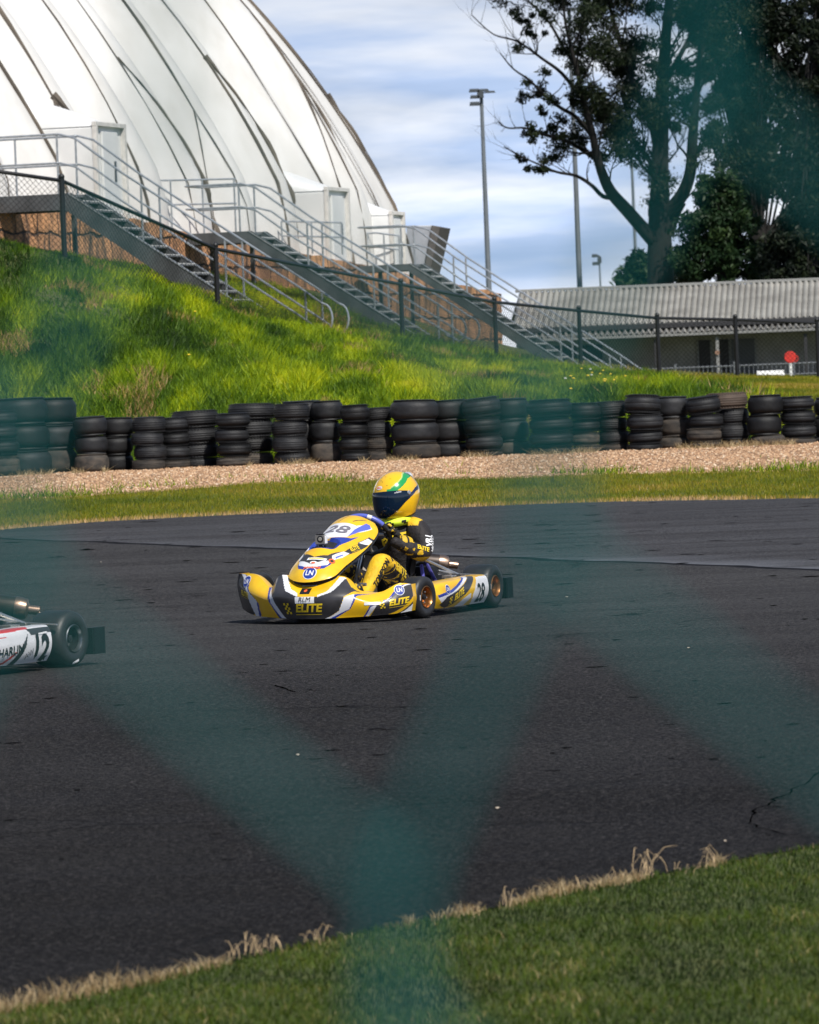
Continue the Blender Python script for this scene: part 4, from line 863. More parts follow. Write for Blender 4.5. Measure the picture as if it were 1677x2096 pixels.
def text2d(s,size,shear=0,bold=0,sx=1,space=1.0):
    cu=bpy.data.curves.new('t','FONT'); cu.body=s; cu.size=size; cu.align_x='CENTER'; cu.align_y='CENTER'; cu.shear=shear; cu.offset=bold; cu.space_character=space; cu.resolution_u=3
    o=bpy.data.objects.new('t',cu); COL.objects.link(o); bpy.context.view_layer.update(); me=bpy.data.meshes.new_from_object(o.evaluated_get(bpy.context.evaluated_depsgraph_get()))
    bm=bmesh.new(); bm.from_mesh(me); bmesh.ops.triangulate(bm,faces=bm.faces)
    for _ in range(4):
        lg=[e for e in bm.edges if e.calc_length()>size*.22]
        if not lg: break
        bmesh.ops.subdivide_edges(bm,edges=lg,cuts=1); bmesh.ops.triangulate(bm,faces=bm.faces)
    bm.verts.ensure_lookup_table(); vs=[(a.co.x*sx,a.co.y) for a in bm.verts]; bm.verts.index_update(); fs=[tuple(q.index for q in p.verts) for p in bm.faces]; bm.free()
    bpy.data.objects.remove(o); bpy.data.curves.remove(cu); bpy.data.meshes.remove(me); return vs,fs
def disc2d(r,n=24,sx=1): return [(0,0)]+[(r*sx*math.cos(2*math.pi*i/n),r*math.sin(2*math.pi*i/n)) for i in range(n)],[(0,1+i,1+(i+1)%n) for i in range(n)]
def rect2d(w_,h,nx=6,ny=3,sh=0):
    vs=[((i/nx-.5)*w_+sh*(j/ny-.5)*h,(j/ny-.5)*h) for j in range(ny+1) for i in range(nx+1)]
    return vs,[(j*(nx+1)+i,j*(nx+1)+i+1,(j+1)*(nx+1)+i+1,(j+1)*(nx+1)+i) for j in range(ny) for i in range(nx)]
def checker2d(c,n,m,sh=.2):
    vs=[];fs=[]
    for i in range(n):
        for j in range(m):
            if (i+j)%2==0: x,y=i*c-j*c*sh,j*c-m*c/2; k=len(vs); vs+= [(x,y),(x+c,y),(x+c,y+c),(x,y+c)]; fs.append((k,k+1,k+2,k+3))
    return vs,fs
def bvh_of(mb,mats=None): return BVHTree.FromPolygons([Vector(a) for a in mb.v],mb.f)
def stick(mb,bv,geo,o,n,x,mt,off=.002,rot=0,dx=0,dy=0):
    """lay flat artwork on a surface: each point is carried along -n onto it"""
    o=Vector(o); n=Vector(n).normalized(); x=Vector(x); x=(x-n*x.dot(n)).normalized(); y=n.cross(x); c,s=math.cos(rot),math.sin(rot)
    vs=[];ok=[]
    for a,b in geo[0]:
        a+=dx;b+=dy; a,b=a*c-b*s,a*s+b*c; p=o+x*a+y*b+n*.12; h=bv.ray_cast(p,-n,.3)
        ok.append(h[0] is not None); vs.append((h[0] if h[0] is not None else o+x*a+y*b)+n*off)
    mb.add(vs,[f for f in geo[1] if all(ok[i] for i in f)],mt)
def inpoly(s,t,P_):
    r=False; j=len(P_)-1
    for i in range(len(P_)):
        a,b=P_[i],P_[j]
        if (a[1]>t)!=(b[1]>t) and s<(b[0]-a[0])*(t-a[1])/(b[1]-a[1]+1e-12)+a[0]: r=not r
        j=i
    return r
def livery(L,base,MM):
    def f(s,t):
        m=base
        for c,P_ in L:
            if inpoly(s,t,P_): m=MM[c]
        return m
    return f
def cr(p0,p1,p2,p3,t):
    return tuple(0.5*((2*b)+(-a+c)*t+(2*a-5*b+4*c-d)*t*t+(-a+3*b-3*c+d)*t**3) for a,b,c,d in zip(p0,p1,p2,p3))
def spline(pts,u):
    n=len(pts)-1; x=min(max(u,0),1)*n; i=min(int(x),n-1); t=x-i
    g=lambda k: pts[min(max(k,0),n)]
    return cr(g(i-1),g(i),g(i+1),g(i+2),t)
def grid_surf(rows):
    def S(s,t): return spline([spline(r,s) for r in rows],t)
    return S
NOSE_BOT=[(0.62, -0.619, 0.085), (0.74, -0.483, 0.050), (0.88, -0.296, 0.040), (0.95, -0.168, 0.036), (1.0, -0.013, 0.032), (1.0, 0.142, 0.032), (0.97, 0.235, 0.034), (0.92, 0.342, 0.036), (0.88, 0.43, 0.040), (0.8, 0.524, 0.046), (0.7, 0.577, 0.055)]
NOSE_MID=[(0.66, -0.63, 0.22), (0.8, -0.492, 0.198), (0.93, -0.299, 0.158), (1.0, -0.186, 0.186), (1.03, 0.006, 0.173), (1.02, 0.168, 0.175), (0.98, 0.28, 0.165), (0.94, 0.366, 0.134), (0.9, 0.454, 0.114), (0.82, 0.543, 0.13), (0.71, 0.597, 0.133)]
NOSE_TOP=[(0.7, -0.596, 0.31), (0.76, -0.446, 0.303), (0.84, -0.312, 0.226), (0.86, -0.229, 0.301), (0.86, -0.069, 0.276), (0.86, 0.111, 0.285), (0.85, 0.204, 0.279), (0.84, 0.282, 0.199), (0.82, 0.421, 0.18), (0.76, 0.52, 0.228), (0.7, 0.582, 0.22)]
nose_S=grid_surf([NOSE_BOT,NOSE_MID,NOSE_TOP])
PAN=[(.99,.258,.105,-.01),(.94,.325,.155,.03),(.83,.425,.178,.07),(.70,.50,.185,.10),(.50,.572,.19,.105),(.34,.628,.185,.085),(.275,.642,.14,.05)]
PAN_R=[[(lx-.04*abs(s)**2,w*(s if abs(s)<1 else s*1.02),z-dr*1.15*abs(s)**2.2) for s in (-1,-.85,-.45,0,.45,.85,1)] for lx,z,w,dr in PAN]
panel_S=grid_surf(PAN_R)
POD=[]
for t in range(5):
    row=[]
    for lx,yo,z0,z1 in ((.405,-.10,.085,.145),(.385,-.035,.06,.175),(.30,0,.047,.198),(.15,.01,.045,.208),(0,.01,.045,.212),(-.15,.01,.045,.215),(-.30,.005,.045,.218),(-.44,0,.045,.218)):
        row.append([(lx,.575+yo,z0),(lx,.605+yo,z0+.05),(lx,.612+yo,z0+(z1-z0)*.66),(lx,.585+yo,z1),(lx,.48+min(yo,0),z1+.002)][t])
    POD.append(row)
pod_S=grid_surf(POD)

NOSE_L=[('dark',[(0.3, 1.0), (0.205, 1.0), (0.205,.5), (0.26, 0.0), (0.487, 0.0), (0.562, 0.2), (0.575, 0.487), (0.725, 0.912), (0.631, 0.762), (0.606, 0.963), (0.506, 0.588), (0.45, 0.487), (0.388, 0.463), (0.369, 0.5), (0.331, 0.588), (0.306, 1.0)]),
  ('white',[(0.306, 1.0), (0.331, 1.0), (0.35, 0.65), (0.375, 0.562), (0.375, 0.47), (0.331, 0.588)]),
  ('white',[(0.556, 0.95), (0.613, 0.975), (0.506, 0.575), (0.45, 0.475), (0.45, 0.525), (0.487, 0.588)]),
  ('white',[(0.206, 1.0), (0.24, 0.625), (0.26, 0.375), (0.306, 0.0), (0.281, 0.0), (0.225, 0.375)]),
  ('blue',[(0.190, 0.963), (0.206, 1.0), (0.225, 0.375), (0.281, 0.0), (0.266, 0.0), (0.212, 0.412)]),
  ('white',[(0.575, 0.463), (0.662, 0.65), (0.644, 0.575), (0.619, 0.237), (0.512, 0.0), (0.487, 0.0), (0.562, 0.188)]),
  ('blue',[(0.637, 0.588), (0.794, 1.0), (0.787, 0.975), (0.65, 0.562), (0.625, 0.237), (0.55, 0.0), (0.512, 0.0), (0.619, 0.237)]),
  ('dark',[(0.0, 1.0), (0.025, 1.0), (0.062, 0.662), (0.113, 0.45), (0.125, 0.138), (0.094, 0.0), (0.0, 0.0)]),
  ('white',[(0.019, 1.0), (0.044, 0.95), (0.081, 0.725), (0.106, 0.537), (0.144, 0.375), (0.131, 0.0), (0.112, 0.0), (0.094, 0.475), (0.062, 0.662)]),
  ('blue',[(0.044, 0.95), (0.087, 0.775), (0.1, 0.575), (0.15, 0.338), (0.144, 0.0), (0.131, 0.0), (0.144, 0.375), (0.1, 0.525), (0.075, 0.713)]),
  ('white',[(0.738, 0.0), (0.719, 0.062), (0.738, 0.35), (0.819, 0.6), (0.875, 0.662), (0.944, 0.938), (0.975, 1.0), (1.0, 1.0), (0.887, 0.637), (0.781, 0.388)]),
  ('blue',[(0.719, 0.0), (0.706, 0.0), (0.738, 0.375), (0.819, 0.613), (0.844, 0.613), (0.875, 0.775), (0.906, 0.887), (0.944, 0.938), (0.875, 0.662), (0.819, 0.575), (0.744, 0.338)]),
  ('dark',[(0.75, 0.0), (0.781, 0.412), (0.863, 0.637), (0.95, 0.9), (1.0, 1.0), (1.0, 0.0)]),
  ('yellow',[(0.85, 0.0), (0.938, 0.263), (1.0, 0.588), (1.0, 0.4), (0.919, 0.062), (0.894, 0.0)]),
  ('white',[(0.919, 0.0), (0.969, 0.2), (1.0, 0.312), (1.0, 0.0)])]
PAN_L=[('dark',[(.24,.31),(.34,.36),(.5,.305),(.66,.34),(.78,.48),(.80,.58),(.85,.66),(.965,.70),(.97,.66),(.84,.48),(.745,.30),(.5,.235),(.255,.30)]),
 ('dark',[(.255,.30),(.16,.48),(.03,.66),(.035,.70),(.15,.66),(.2,.58),(.22,.48),(.34,.34)]),
 ('white',[(.27,.30),(.5,.235),(.73,.30),(.715,.25),(.5,.19),(.285,.25)]),('blue',[(.27,.28),(.285,.25),(.5,.19),(.715,.25),(.735,.30),(.75,.27),(.70,.21),(.5,.165),(.3,.21),(.26,.26)]),
 ('white',[(0.706, 0.35), (0.775, 0.475), (0.838, 0.5), (0.812, 0.4), (0.744, 0.312)]),('lilac',[(.745,.36),(.79,.44),(.80,.43),(.76,.34)]),
 ('white',[(0.294, 0.35), (0.225, 0.475), (0.162, 0.5), (0.188, 0.4), (0.256, 0.312)]),
 ('dark',[(.805,.625),(.869,.73),(1.,.745),(1.,.72),(.875,.71),(.82,.61)]),('white',[(0.812, 0.625), (0.869, 0.713), (1.0, 0.725), (0.969, 0.675)]),
 ('white',[(.27,.56),(.52,.54),(.63,.575),(.69,.60),(.69,.66),(.75,.71),(.84,.82),(.775,.84),(.68,.745),(.48,.745),(.3,.76),(.22,.70)]),
 ('blue',[(.33,.41),(.45,.41),(.6,.41),(.67,.44),(.73,.56),(.775,.675),(.725,.61),(.63,.57),(.52,.535),(.38,.54),(.27,.55)]),('white',[(.25,.45),(.33,.41),(.27,.55),(.22,.62),(.2,.6)]),
 ('lilac',[(0.688, 0.6), (0.688, 0.7), (0.744, 0.838), (0.787, 0.85), (0.819, 0.812), (0.744, 0.713), (0.713, 0.65)]),
 ('dark',[(.42,.77),(.43,.77),(.50,.93),(.49,.93)]),('dark',[(.60,.79),(.61,.78),(.75,.90),(.745,.91)]),('dark',[(.25,.77),(.26,.78),(.30,.92),(.29,.92)])]
POD_L=[('white',[(0.237, 0.338), (0.425, 0.463), (0.531, 0.6), (0.719, 0.863), (0.769, 0.85), (0.594, 0.6), (0.487, 0.475), (0.306, 0.15)]),
  ('blue',[(0.225, 0.425), (0.4, 0.512), (0.5, 0.613), (0.731, 0.9), (0.719, 0.863), (0.537, 0.588), (0.425, 0.45), (0.244, 0.325)]),
  ('dark',[(0.287, 0.125), (0.356, 0.35), (0.487, 0.463), (0.606, 0.6), (0.769, 0.85), (0.812, 0.787), (0.688, 0.475), (0.575, 0.263), (0.375, 0.0)]),
  ('white',[(0.512, 0.0), (0.6, 0.225), (0.7, 0.362), (0.713, 0.225), (0.637, 0.0)]),
  ('white',[(0.819, 0.72), (1.0, 0.74), (1.0, 0.0), (0.75, 0.0), (0.735, 0.312)])]
POD12_L=[('red',[(0,.72),(.7,.86),(.80,.80),(.78,.72),(0,.64)]),('red',[(0,.56),(.35,.60),(.62,.62),(0,.50)]),('red',[(0,.08),(.5,.02),(.64,.3),(.66,.28),(.53,0),(0,0)]),('dark',[(.60,0),(.70,.42),(.76,.62),(.73,.36),(.66,0)]),('dark',[(.76,.72),(1,.72),(1,.60),(.79,.58)])]
def make_wheel(parent,x,y,w_,r,rimm,steer=0,side=1,lip=None,lift=0):
    """tyre with its rim, axle across; side=+1 means the outer face looks to +y"""
    t=MB(); ax=Vector((math.sin(-steer),math.cos(steer),0))*side; h=w_/2
    pr=[(.066,-h*.82),(.075,-h*.95),(.10,-h),(r-.022,-h*.98),(r-.006,-h*.86),(r,-h*.6),(r,0),(r,h*.6),(r-.006,h*.86),(r-.022,h*.98),(.10,h),(.075,h*.95),(.066,h*.82)]
    t.lathe(pr,SLK,56,c=(x,y,r),axis=ax,closed=False)
    o=t.build('wheel',parent,smooth=True,angle=50)
    m=MB(); m.lathe([(.066,-h*.85),(.070,-h*.93),(.066,-h*.97),(.058,-h*.8),(.054,0),(.058,h*.8),(.066,h*.97),(.0705,h*.93),(.066,h*.85)],lip or rimm,40,c=(x,y,r),axis=ax)
    m.lathe([(.058,h*.80),(.054,h*.35),(.040,h*.25),(.030,h*.45),(.012,h*.5),(0,h*.5)],rimm,40,c=(x,y,r),axis=ax)
    rm=m.build('rim',o,smooth=True,angle=40)
    b=MB(); A=Vector(ax).normalized(); X=A.orthogonal().normalized(); Y=A.cross(X); c=Vector((x,y,r))
    b.lathe([(0,h*.3),(.018,h*.3),(.018,h*.72),(.0,h*.74)],BRS if rimm is RIMG else RIMK,12,c=c,axis=A)
    for k in range(5 if rimm is RIMG else 3):
        a=2*math.pi*k/(5 if rimm is RIMG else 3); q=c+A*(h*.35)+(X*math.cos(a)+Y*math.sin(a))*.034; b.lathe([(0,0),(.006,0),(.006,.02),(0,.022)],ALU,6,c=q,axis=A)
    b.build('hub',o,smooth=True)
    k=MB()                       # sidewall writing
    bv=bvh_of(t); xx=A.cross(Vector((0,0,1)))
    if rimm is RIMG: stick(k,bv,rect2d(.010,.034,2,3),c+X*0+Vector((math.copysign(.0,1),0,0))-xx*.088*(-1 if side>0 else 1)+A*h,A,xx,WINK,.0015)
    else: stick(k,bv,rect2d(.05,.012,4,2),c-Vector((0,0,.115))+A*h,A,xx,WINK,.0015,rot=.3)
    k.build('sidewall_mark',o)
    return o
def logo_disc(mb,bv,o,n,x,r):
    stick(mb,bv,disc2d(r*1.12),o,n,x,WINK,.0020); stick(mb,bv,disc2d(r),o,n,x,BINK,.0028)
    stick(mb,bv,text2d('LN',r*1.25,bold=r*.03,sx=.85),o,n,x,WINK,.0036)
def elite(mb,bv,o,n,x,size,mt=YINK,rot=0,chk=True):
    stick(mb,bv,text2d('ELITE',size,shear=.25,bold=size*.035,sx=1.12),o,n,x,mt,.0025,rot=rot)
    if chk: stick(mb,bv,checker2d(size*.2,3,5),o,n,x,mt,.0025,rot=rot,dx=-size*2.35)
    stick(mb,bv,rect2d(size*2.6,size*.05,8,1),o,n,x,mt,.0025,rot=rot,dy=-size*.55)
def make_kart(label,livid,loc,rz,group=None):
    num,MMc=livid; K28=num=='28'
    k=thing('racing_kart',label,'go-kart',loc,rz,group)
    MM={'dark':KD,'white':KW,'blue':KB,'lilac':KB2,'yellow':KY,'red':KR}; BASE=KY if K28 else KW
    # nose fairing
    v=MB(); v.grid(nose_S,300,70,BASE,flip=False,paint=livery(NOSE_L,BASE,MM)); bv=bvh_of(v)
    v.grid(lambda s,t:(lambda a:(a[0]-.10*t,a[1]*(1-.02*t),a[2]-.030*t*t))(nose_S(s,1)),80,5,BASE)
    v.grid(lambda s,t:(lambda a:(a[0]-.20*t,a[1]*(1-.03*t),a[2]-.015*math.sin(t*1.6)))(nose_S(s,0)),80,4,PLBK)
    for s_ in (0,1): v.grid(lambda a,b:(lambda q:(q[0]-.13*a,q[1]*(1-.02*a),q[2]))(nose_S(s_,b)),5,12,BASE)
    if K28:
        elite(v,bv,(1.02,.022,.098),(1,0,0),(0,1,0),.070); 
        stick(v,bv,rect2d(.135,.040,8,3),(1.03,.006,.150),(1,0,.1),(0,1,0),WINK,.0022); stick(v,bv,text2d('RLM',.040,shear=.15,bold=0,sx=1.15),(1.03,.006,.152),(1,0,.1),(0,1,0),INK,.005)
        stick(v,bv,rect2d(.068,.048,5,4),(1.0,.0,.205),(1,0,.4),(0,1,0),INK,.0022); stick(v,bv,disc2d(.011,14),(1.0,.0,.208),(1,0,.4),(0,1,0),OINK,.003)
        stick(v,bv,rect2d(.10,.010,12,2),(.95,.005,.236),(1,0,.5),(0,1,0),WINK,.0024); stick(v,bv,rect2d(.10,.018,10,2),(.90,.405,.115),(1,.4,0),(-.4,1,0),WINK,.0024)
        elite(v,bv,(.775,-.56,.185),(.62,-.78,0),(.78,.62,0),.045,rot=-.15,chk=False); elite(v,bv,(.815,.545,.118),(.8,.6,0),(-.6,.8,0),.052,rot=.10)
        logo_disc(v,bv,(.76,-.52,.262),(.75,-.65,.1),(.65,.75,0),.034); logo_disc(v,bv,(.78,.535,.188),(.8,.6,.1),(-.6,.8,0),.030)
    v.build('front_fairing',k,smooth=True,angle=28)
    # nose panel
    REC=[(.31,.40),(.6,.40),(.67,.43),(.775,.675),(.72,.615),(.63,.572),(.52,.54),(.38,.545),(.26,.56)]
    def pS(s,t):
        q=panel_S(s,t); d=0
        if K28 and t>.405:
            e=min(1,max(0,(s-.30)/.05))*min(1,max(0,(.70-s)/.07))*min(1,max(0,(t-.41)/.06))*min(1,max(0,(.545-t)/.012)); d=.028*e
        return (q[0]-d*.55,q[1],q[2]-d*.83)
    v=MB(); v.grid(pS,200,220,BASE,paint=livery(PAN_L,BASE,MM)); bv=bvh_of(v)
    v.grid(lambda s,t:(lambda q:(q[0]-.02,q[1]*.97,q[2]-.018))(panel_S(s,t)),30,30,PLBK,flip=True)
    n28=(.50,0,.86)
    if K28:
        stick(v,bv,text2d('28',.155,shear=.1,bold=.0030,sx=.95),(.515,.005,.563),n28,(0,1,0),GINK,.003)
        logo_disc(v,bv,(.957,.01,.315),(.93,0,.37),(0,1,0),.040)
        stick(v,bv,rect2d(.125,.020,8,3,sh=.3),(.868,.02,.402),(.75,0,.66),(0,1,0),WINK,.0024); stick(v,bv,rect2d(.10,.008,8,1,sh=.3),(.868,.02,.404),(.75,0,.66),(0,1,0),YINK,.0032)
        stick(v,bv,disc2d(.012,18,2.0),(.893,.01,.378),(.8,0,.6),(0,1,0),WINK,.0024); stick(v,bv,disc2d(.007,14,2.0),(.893,.01,.374),(.8,0,.6),(0,1,0),OINK,.0032)
        stick(v,bv,disc2d(.020,16),(.845,.115,.385),(.75,.2,.66),(0,1,0),OINK,.0024); stick(v,bv,disc2d(.011,16),(.845,.115,.385),(.75,.2,.66),(0,1,0),INK,.0032)
        stick(v,bv,text2d('powered',.030,shear=.2,bold=.001),(.922,.01,.350),(.85,0,.52),(0,1,0),OINK,.003)
        elite(v,bv,(.60,.165,.448),(.15,.95,.35),(-.9,.1,.45),.036,rot=-.32,chk=False)
    v.build('front_panel',k,smooth=True,angle=30)
    # side pods
    for sd,nm in ((1,'side_pod'),(-1,'side_pod')):
        kx=1 if K28 else .86; v=MB(); f=lambda s,t:(lambda q:(q[0]*(kx if q[0]<0 else 1),q[1]*sd,q[2]))(pod_S(s,t))
        v.grid(f,150,60,BASE,flip=(sd>0),paint=livery(POD_L if K28 else POD12_L,BASE,MM)); bv=bvh_of(v)
        v.grid(lambda a,b:(-.44*kx,(lambda q:q[1]*(1-.0*a)*sd)(pod_S(1,b)) if a==0 else (.49+(pod_S(1,b)[1]-.49)*(1-a))*sd,pod_S(1,b)[2]),3,12,BASE)
        xd=(-sd,0,0); N_=(0,sd,0)
        if K28:
            elite(v,bv,(.055*1,sd*.62,.120),N_,xd,.055,rot=.30*1); logo_disc(v,bv,(.224,.617*sd,.162),N_,xd,.026)
            stick(v,bv,text2d('28',.165,bold=.003,sx=.80),(-.305,.614*sd,.108),N_,xd,INK,.003)
        else:
            stick(v,bv,text2d('12',.185,bold=.008,sx=.80),(-.283,.614*sd,.103),N_,xd,INK,.003); stick(v,bv,text2d('HARLIN',.060,bold=.001),(-.02,.614*sd,.112),N_,xd,INK,.003,rot=.08)
            stick(v,bv,text2d('AW',.045,shear=-.2),(-.185,.614*sd,.09),N_,xd,GINK,.003,rot=.4); stick(v,bv,rect2d(.08,.008,6,1),(-.30,.612*sd,.186),N_,xd,WINK,.004,rot=.05)
        v.build(nm,k,smooth=True,angle=30)
    # wheels
    st=R_(-6) if K28 else R_(-3)
    RM=RIMG if K28 else RIMK; LP=None if K28 else RIMS
    for x,y,w_,r,s_ in ((.52,.545,.132,.130,st),(.52,-.545,.132,.130,st),(-.60,.497,.205,.140,0),(-.60,-.497,.205,.140,0)):
        wo=make_wheel(k,x,y,w_,r,RM,s_,1 if y>0 else -1,LP)
        if K28 and x>0 and y<0: wo.location=(0,-.01,.045)      # inside front wheel lifts in the corner
    # chassis
    v=MB(); z=.05; T=lambda pts,r,m=FRM,n=8: v.tube(pts,r,m,n)
    for s_ in (1,-1):
        T([(.74,s_*.16,z),(.60,s_*.20,z),(.45,s_*.33,z),(.30,s_*.34,z),(-.10,s_*.30,z),(-.45,s_*.34,z),(-.66,s_*.33,z+.02)],.015); T([(.52,s_*.36,.07),(.52,s_*.50,.12)],.014,ALU)
        T([(.30,s_*.34,z),(.30,s_*.55,z+.02),(.0,s_*.56,z+.02),(-.30,s_*.55,z+.02),(-.30,s_*.33,z)],.011); T([(.52,s_*.48,.12),(.36,s_*.18,.10),(.30,0,.12)],.007,ALU)
        T([(.66,s_*.20,z),(.86,s_*.24,z+.03),(.88,s_*.10,.10)],.011,ALU); T([(.45,s_*.33,z),(.60,s_*.33,.16),(.86,s_*.12,.20)],.008,ALU)
    T([(.74,-.16,z),(.74,.16,z)],.015); T([(.45,-.33,z),(.45,.33,z)],.015); T([(-.10,-.30,z),(-.10,.30,z)],.015); T([(-.60,-.33,z),(-.60,.33,z)],.015)
    v.build('frame',k,smooth=True)
    v=MB(); v.slab([(.74,-.19,.028),(.74,.19,.028),(.45,.33,.028),(.02,.30,.028),(.02,-.30,.028),(.45,-.33,.028)],(0,0,.006),ALU); v.build('floor_tray',k)
    v=MB(); v.tube([(-.60,-.50,.14),(-.60,.50,.14)],.02,ALU,12); v.lathe([(.02,-.004),(.085,-.004),(.085,.004),(.02,.004)],ALU,28,c=(-.60,.20,.14),axis=(0,1,0)); v.lathe([(.02,-.004),(.09,-.004),(.09,.004),(.02,.004)],RIMG,30,c=(-.60,-.22,.14),axis=(0,1,0)); v.box((-.55,.20,.19),(.09,.07,.06),BRS); v.build('rear_axle',k,smooth=True,bevel=.003)
    # seat
    def seat(u,t):
        a=(u-.5)*2; side=abs(a)**2.2
        if t<.45: q=t/.45; x=.10-.36*q; zz=.085-.035*math.sin(q*2.6); w_=.165+.02*q; up=.10+.10*q
        else: q=(t-.45)/.55; x=-.26-.13*q-.03*q*q; zz=.055+.40*q; w_=.185-.015*q; up=.02; 
        return (x+side*(.10 if t>.45 else 0)*(1-(t-.45)*.5),w_*a*(1.0),zz+side*up)
    v=MB(); v.grid(seat,26,30,SEATM); v.grid(lambda u,t:(lambda q:(q[0]-.01,q[1]*1.05,q[2]-.012))(seat(u,t)),26,30,SEATM,flip=True); v.build('seat',k,smooth=True)
    for a_,b_,m_ in (((-.17,.235,.36),(-.50,.42,.20),ALU),((-.30,.235,.33),(-.42,.30,.10),FRM),((-.33,-.20,.44),(-.56,-.31,.12),ALU),((-.24,.24,.30),(-.16,.30,.06),FRM)): v=MB(); v.tube([a_,b_],.0125,m_,8); v.build('seat_stay',k,smooth=True)
    # fuel tank, pedals, column
    v=MB(); v.slab([(.12,-.10,.04),(.42,-.10,.04),(.42,.10,.04),(.12,.10,.04)],(0,0,.17),mat('tank_plastic',(.30,.26,.20),.4,var=.2,vscale=5)); v.build('fuel_tank',k,bevel=.03)
    for s_ in (1,-1):
        v=MB(); v.tube([(.66,s_*.14,.05),(.64,s_*.15,.14),(.62,s_*.19,.22)],.008,ALU,8); v.tube([(.62,s_*.13,.22),(.62,s_*.24,.22)],.011,ALU,8); v.build('pedal',k,smooth=True)
    v=MB(); v.tube([(.34,0,.10),(.07,0,.50)],.011,ALU,8); v.tube([(.30,.09,.05),(.24,0,.26),(.30,-.09,.05)],.009,ALU,8); v.build('steering_column',k,smooth=True)
    # steering wheel
    c=Vector((.055,-.005,.512)); A=Vector((-.80,0,.60)).normalized(); U=Vector((.60,0,.80)); Yv=Vector((0,1,0)); v=MB(); seg_=48
    p=lambda a:c+(Yv*math.cos(a)+U*math.sin(a)*.95)*.160
    arcs=[(30,60,KB2),(60,70,KW),(70,112,KB2),(112,122,KW),(122,150,KB2),(150,390,PLBK)] if K28 else [(0,360,PLBK)]
    for a0,a1,mm in arcs:
        n_=max(4,int((a1-a0)/6)); v.tube([p(R_(a0+(a1-a0)*i/n_)) for i in range(n_+1)],.0165,mm,12)
    for a in (0,math.pi,-math.pi/2): v.tube([c,c+(Yv*math.cos(a)+U*math.sin(a)*.95)*.15],.009,ALU,6)
    v.ball(c,.045,PLBK,14,8); v.build('steering_wheel',k,smooth=True)
    # engine, exhaust, radiator
    v=MB(); v.box((-.33,-.36,.17),(.20,.16,.16),BRS)
    for i in range(7): v.box((-.33,-.36,.27+i*.016),(.17,.15,.006),BRS)
    v.box((-.33,-.36,.39),(.10,.10,.03),ALU); v.box((-.20,-.34,.16),(.10,.12,.10),BRS); v.build('engine',k,bevel=.006)
    v=MB(); v.tube([(-.40,-.40,.22),(-.52,-.38,.27),(-.60,-.28,.33),(-.62,-.12,.335)],[.022,.03,.04,.05],SIL,12); v.build('exhaust_header',k,smooth=True)
    v=MB(); a=Vector((-.63,-.12,.335)); b=Vector((-.80,.20,.275)); d=(b-a).normalized(); Ls=(b-a).length
    v.lathe([(0,0),(.035,0),(.056,.03),(.056,Ls*.80)],SIL,28,c=a,axis=d); v.lathe([(.057,Ls*.78),(.058,Ls*.86),(.050,Ls*.94),(.024,Ls*.97),(.023,Ls*1.12),(.017,Ls*1.12),(.016,Ls)],SILB,28,c=a,axis=d)
    v.lathe([(.057,.06),(.0595,.065),(.0595,.085),(.057,.09)],ALU,28,c=a,axis=d); v.build('silencer',k,smooth=True,angle=35)
    v=MB(); v.box((-.24,.40,.13),(.14,.10,.10),BRS); v.box((-.36,.38,.19),(.10,.07,.07),ALU); v.tube([(-.30,.36,.20),(-.42,.42,.22),(-.47,.36,.18)],.012,PLBK,8); v.tube([(-.12,.36,.10),(-.30,.44,.20),(-.45,.45,.215)],.007,ALU,6); v.tube([(-.45,.60,.215),(-.46,.40,.225),(-.30,.33,.26)],.007,ALU,6); v.build('brake_assembly',k,bevel=.008)
    v=MB(); v.box((-.43,.17,.20),(.13,.15,.17),BRS); v.box((-.46,-.02,.19),(.12,.16,.13),BRS); v.tube([(-.40,.22,.30),(-.44,.16,.31),(-.50,.05,.27)],.02,PLBK,8); v.box((-.40,.27,.13),(.10,.06,.08),BRS); v.build('battery_box',k,bevel=.012)
    # rear bumper
    v=MB(); 
    def rb(u,t): 
        y=(u-.5)*1.22; e=abs(u-.5)*2; x=-.805-.035*math.sin(t*math.pi)-.0*e; return (x+ (.02 if e>.9 else 0),y,.055+.125*t)
    v.grid(rb,30,8,PLBK); v.grid(lambda u,t:(-.75,(u-.5)*1.22,.055+.125*t),30,2,PLBK,flip=True)
    for t in (0,1): v.grid(lambda u,q:(-.75-.055*q,(u-.5)*1.22,.055+.125*t),30,1,PLBK)
    for s_ in (-.61,.61): v.poly([(-.75,s_,.055),(-.805,s_,.055),(-.835,s_,.118),(-.805,s_,.18),(-.75,s_,.18)],PLBK)
    for s_ in (-.61,-.40,.40,.61): v.box((-.795,s_-.03*(s_/abs(s_)),.118),(.11,.055,.132),PLBK)
    v.tube([(-.60,-.33,.07),(-.76,-.33,.11)],.014,ALU,8); v.tube([(-.60,.33,.07),(-.76,.33,.11)],.014,ALU,8); v.mats=[BUMP if q is PLBK else q for q in v.mats]; v.build('rear_bumper',k,smooth=True,angle=30)
    return k
K0=P(765,1262,34.05); KO=Vector((K0.x,34.05,0)); 
# ground contact of the first kart (flat part of the track)
kart=make_kart('yellow go-kart with white, blue and charcoal graphics and number 28, cornering','28 x'.split(),(KO.x,KO.y,tz(KO.x,KO.y)+.006),R_(-114),'racing karts on the track')
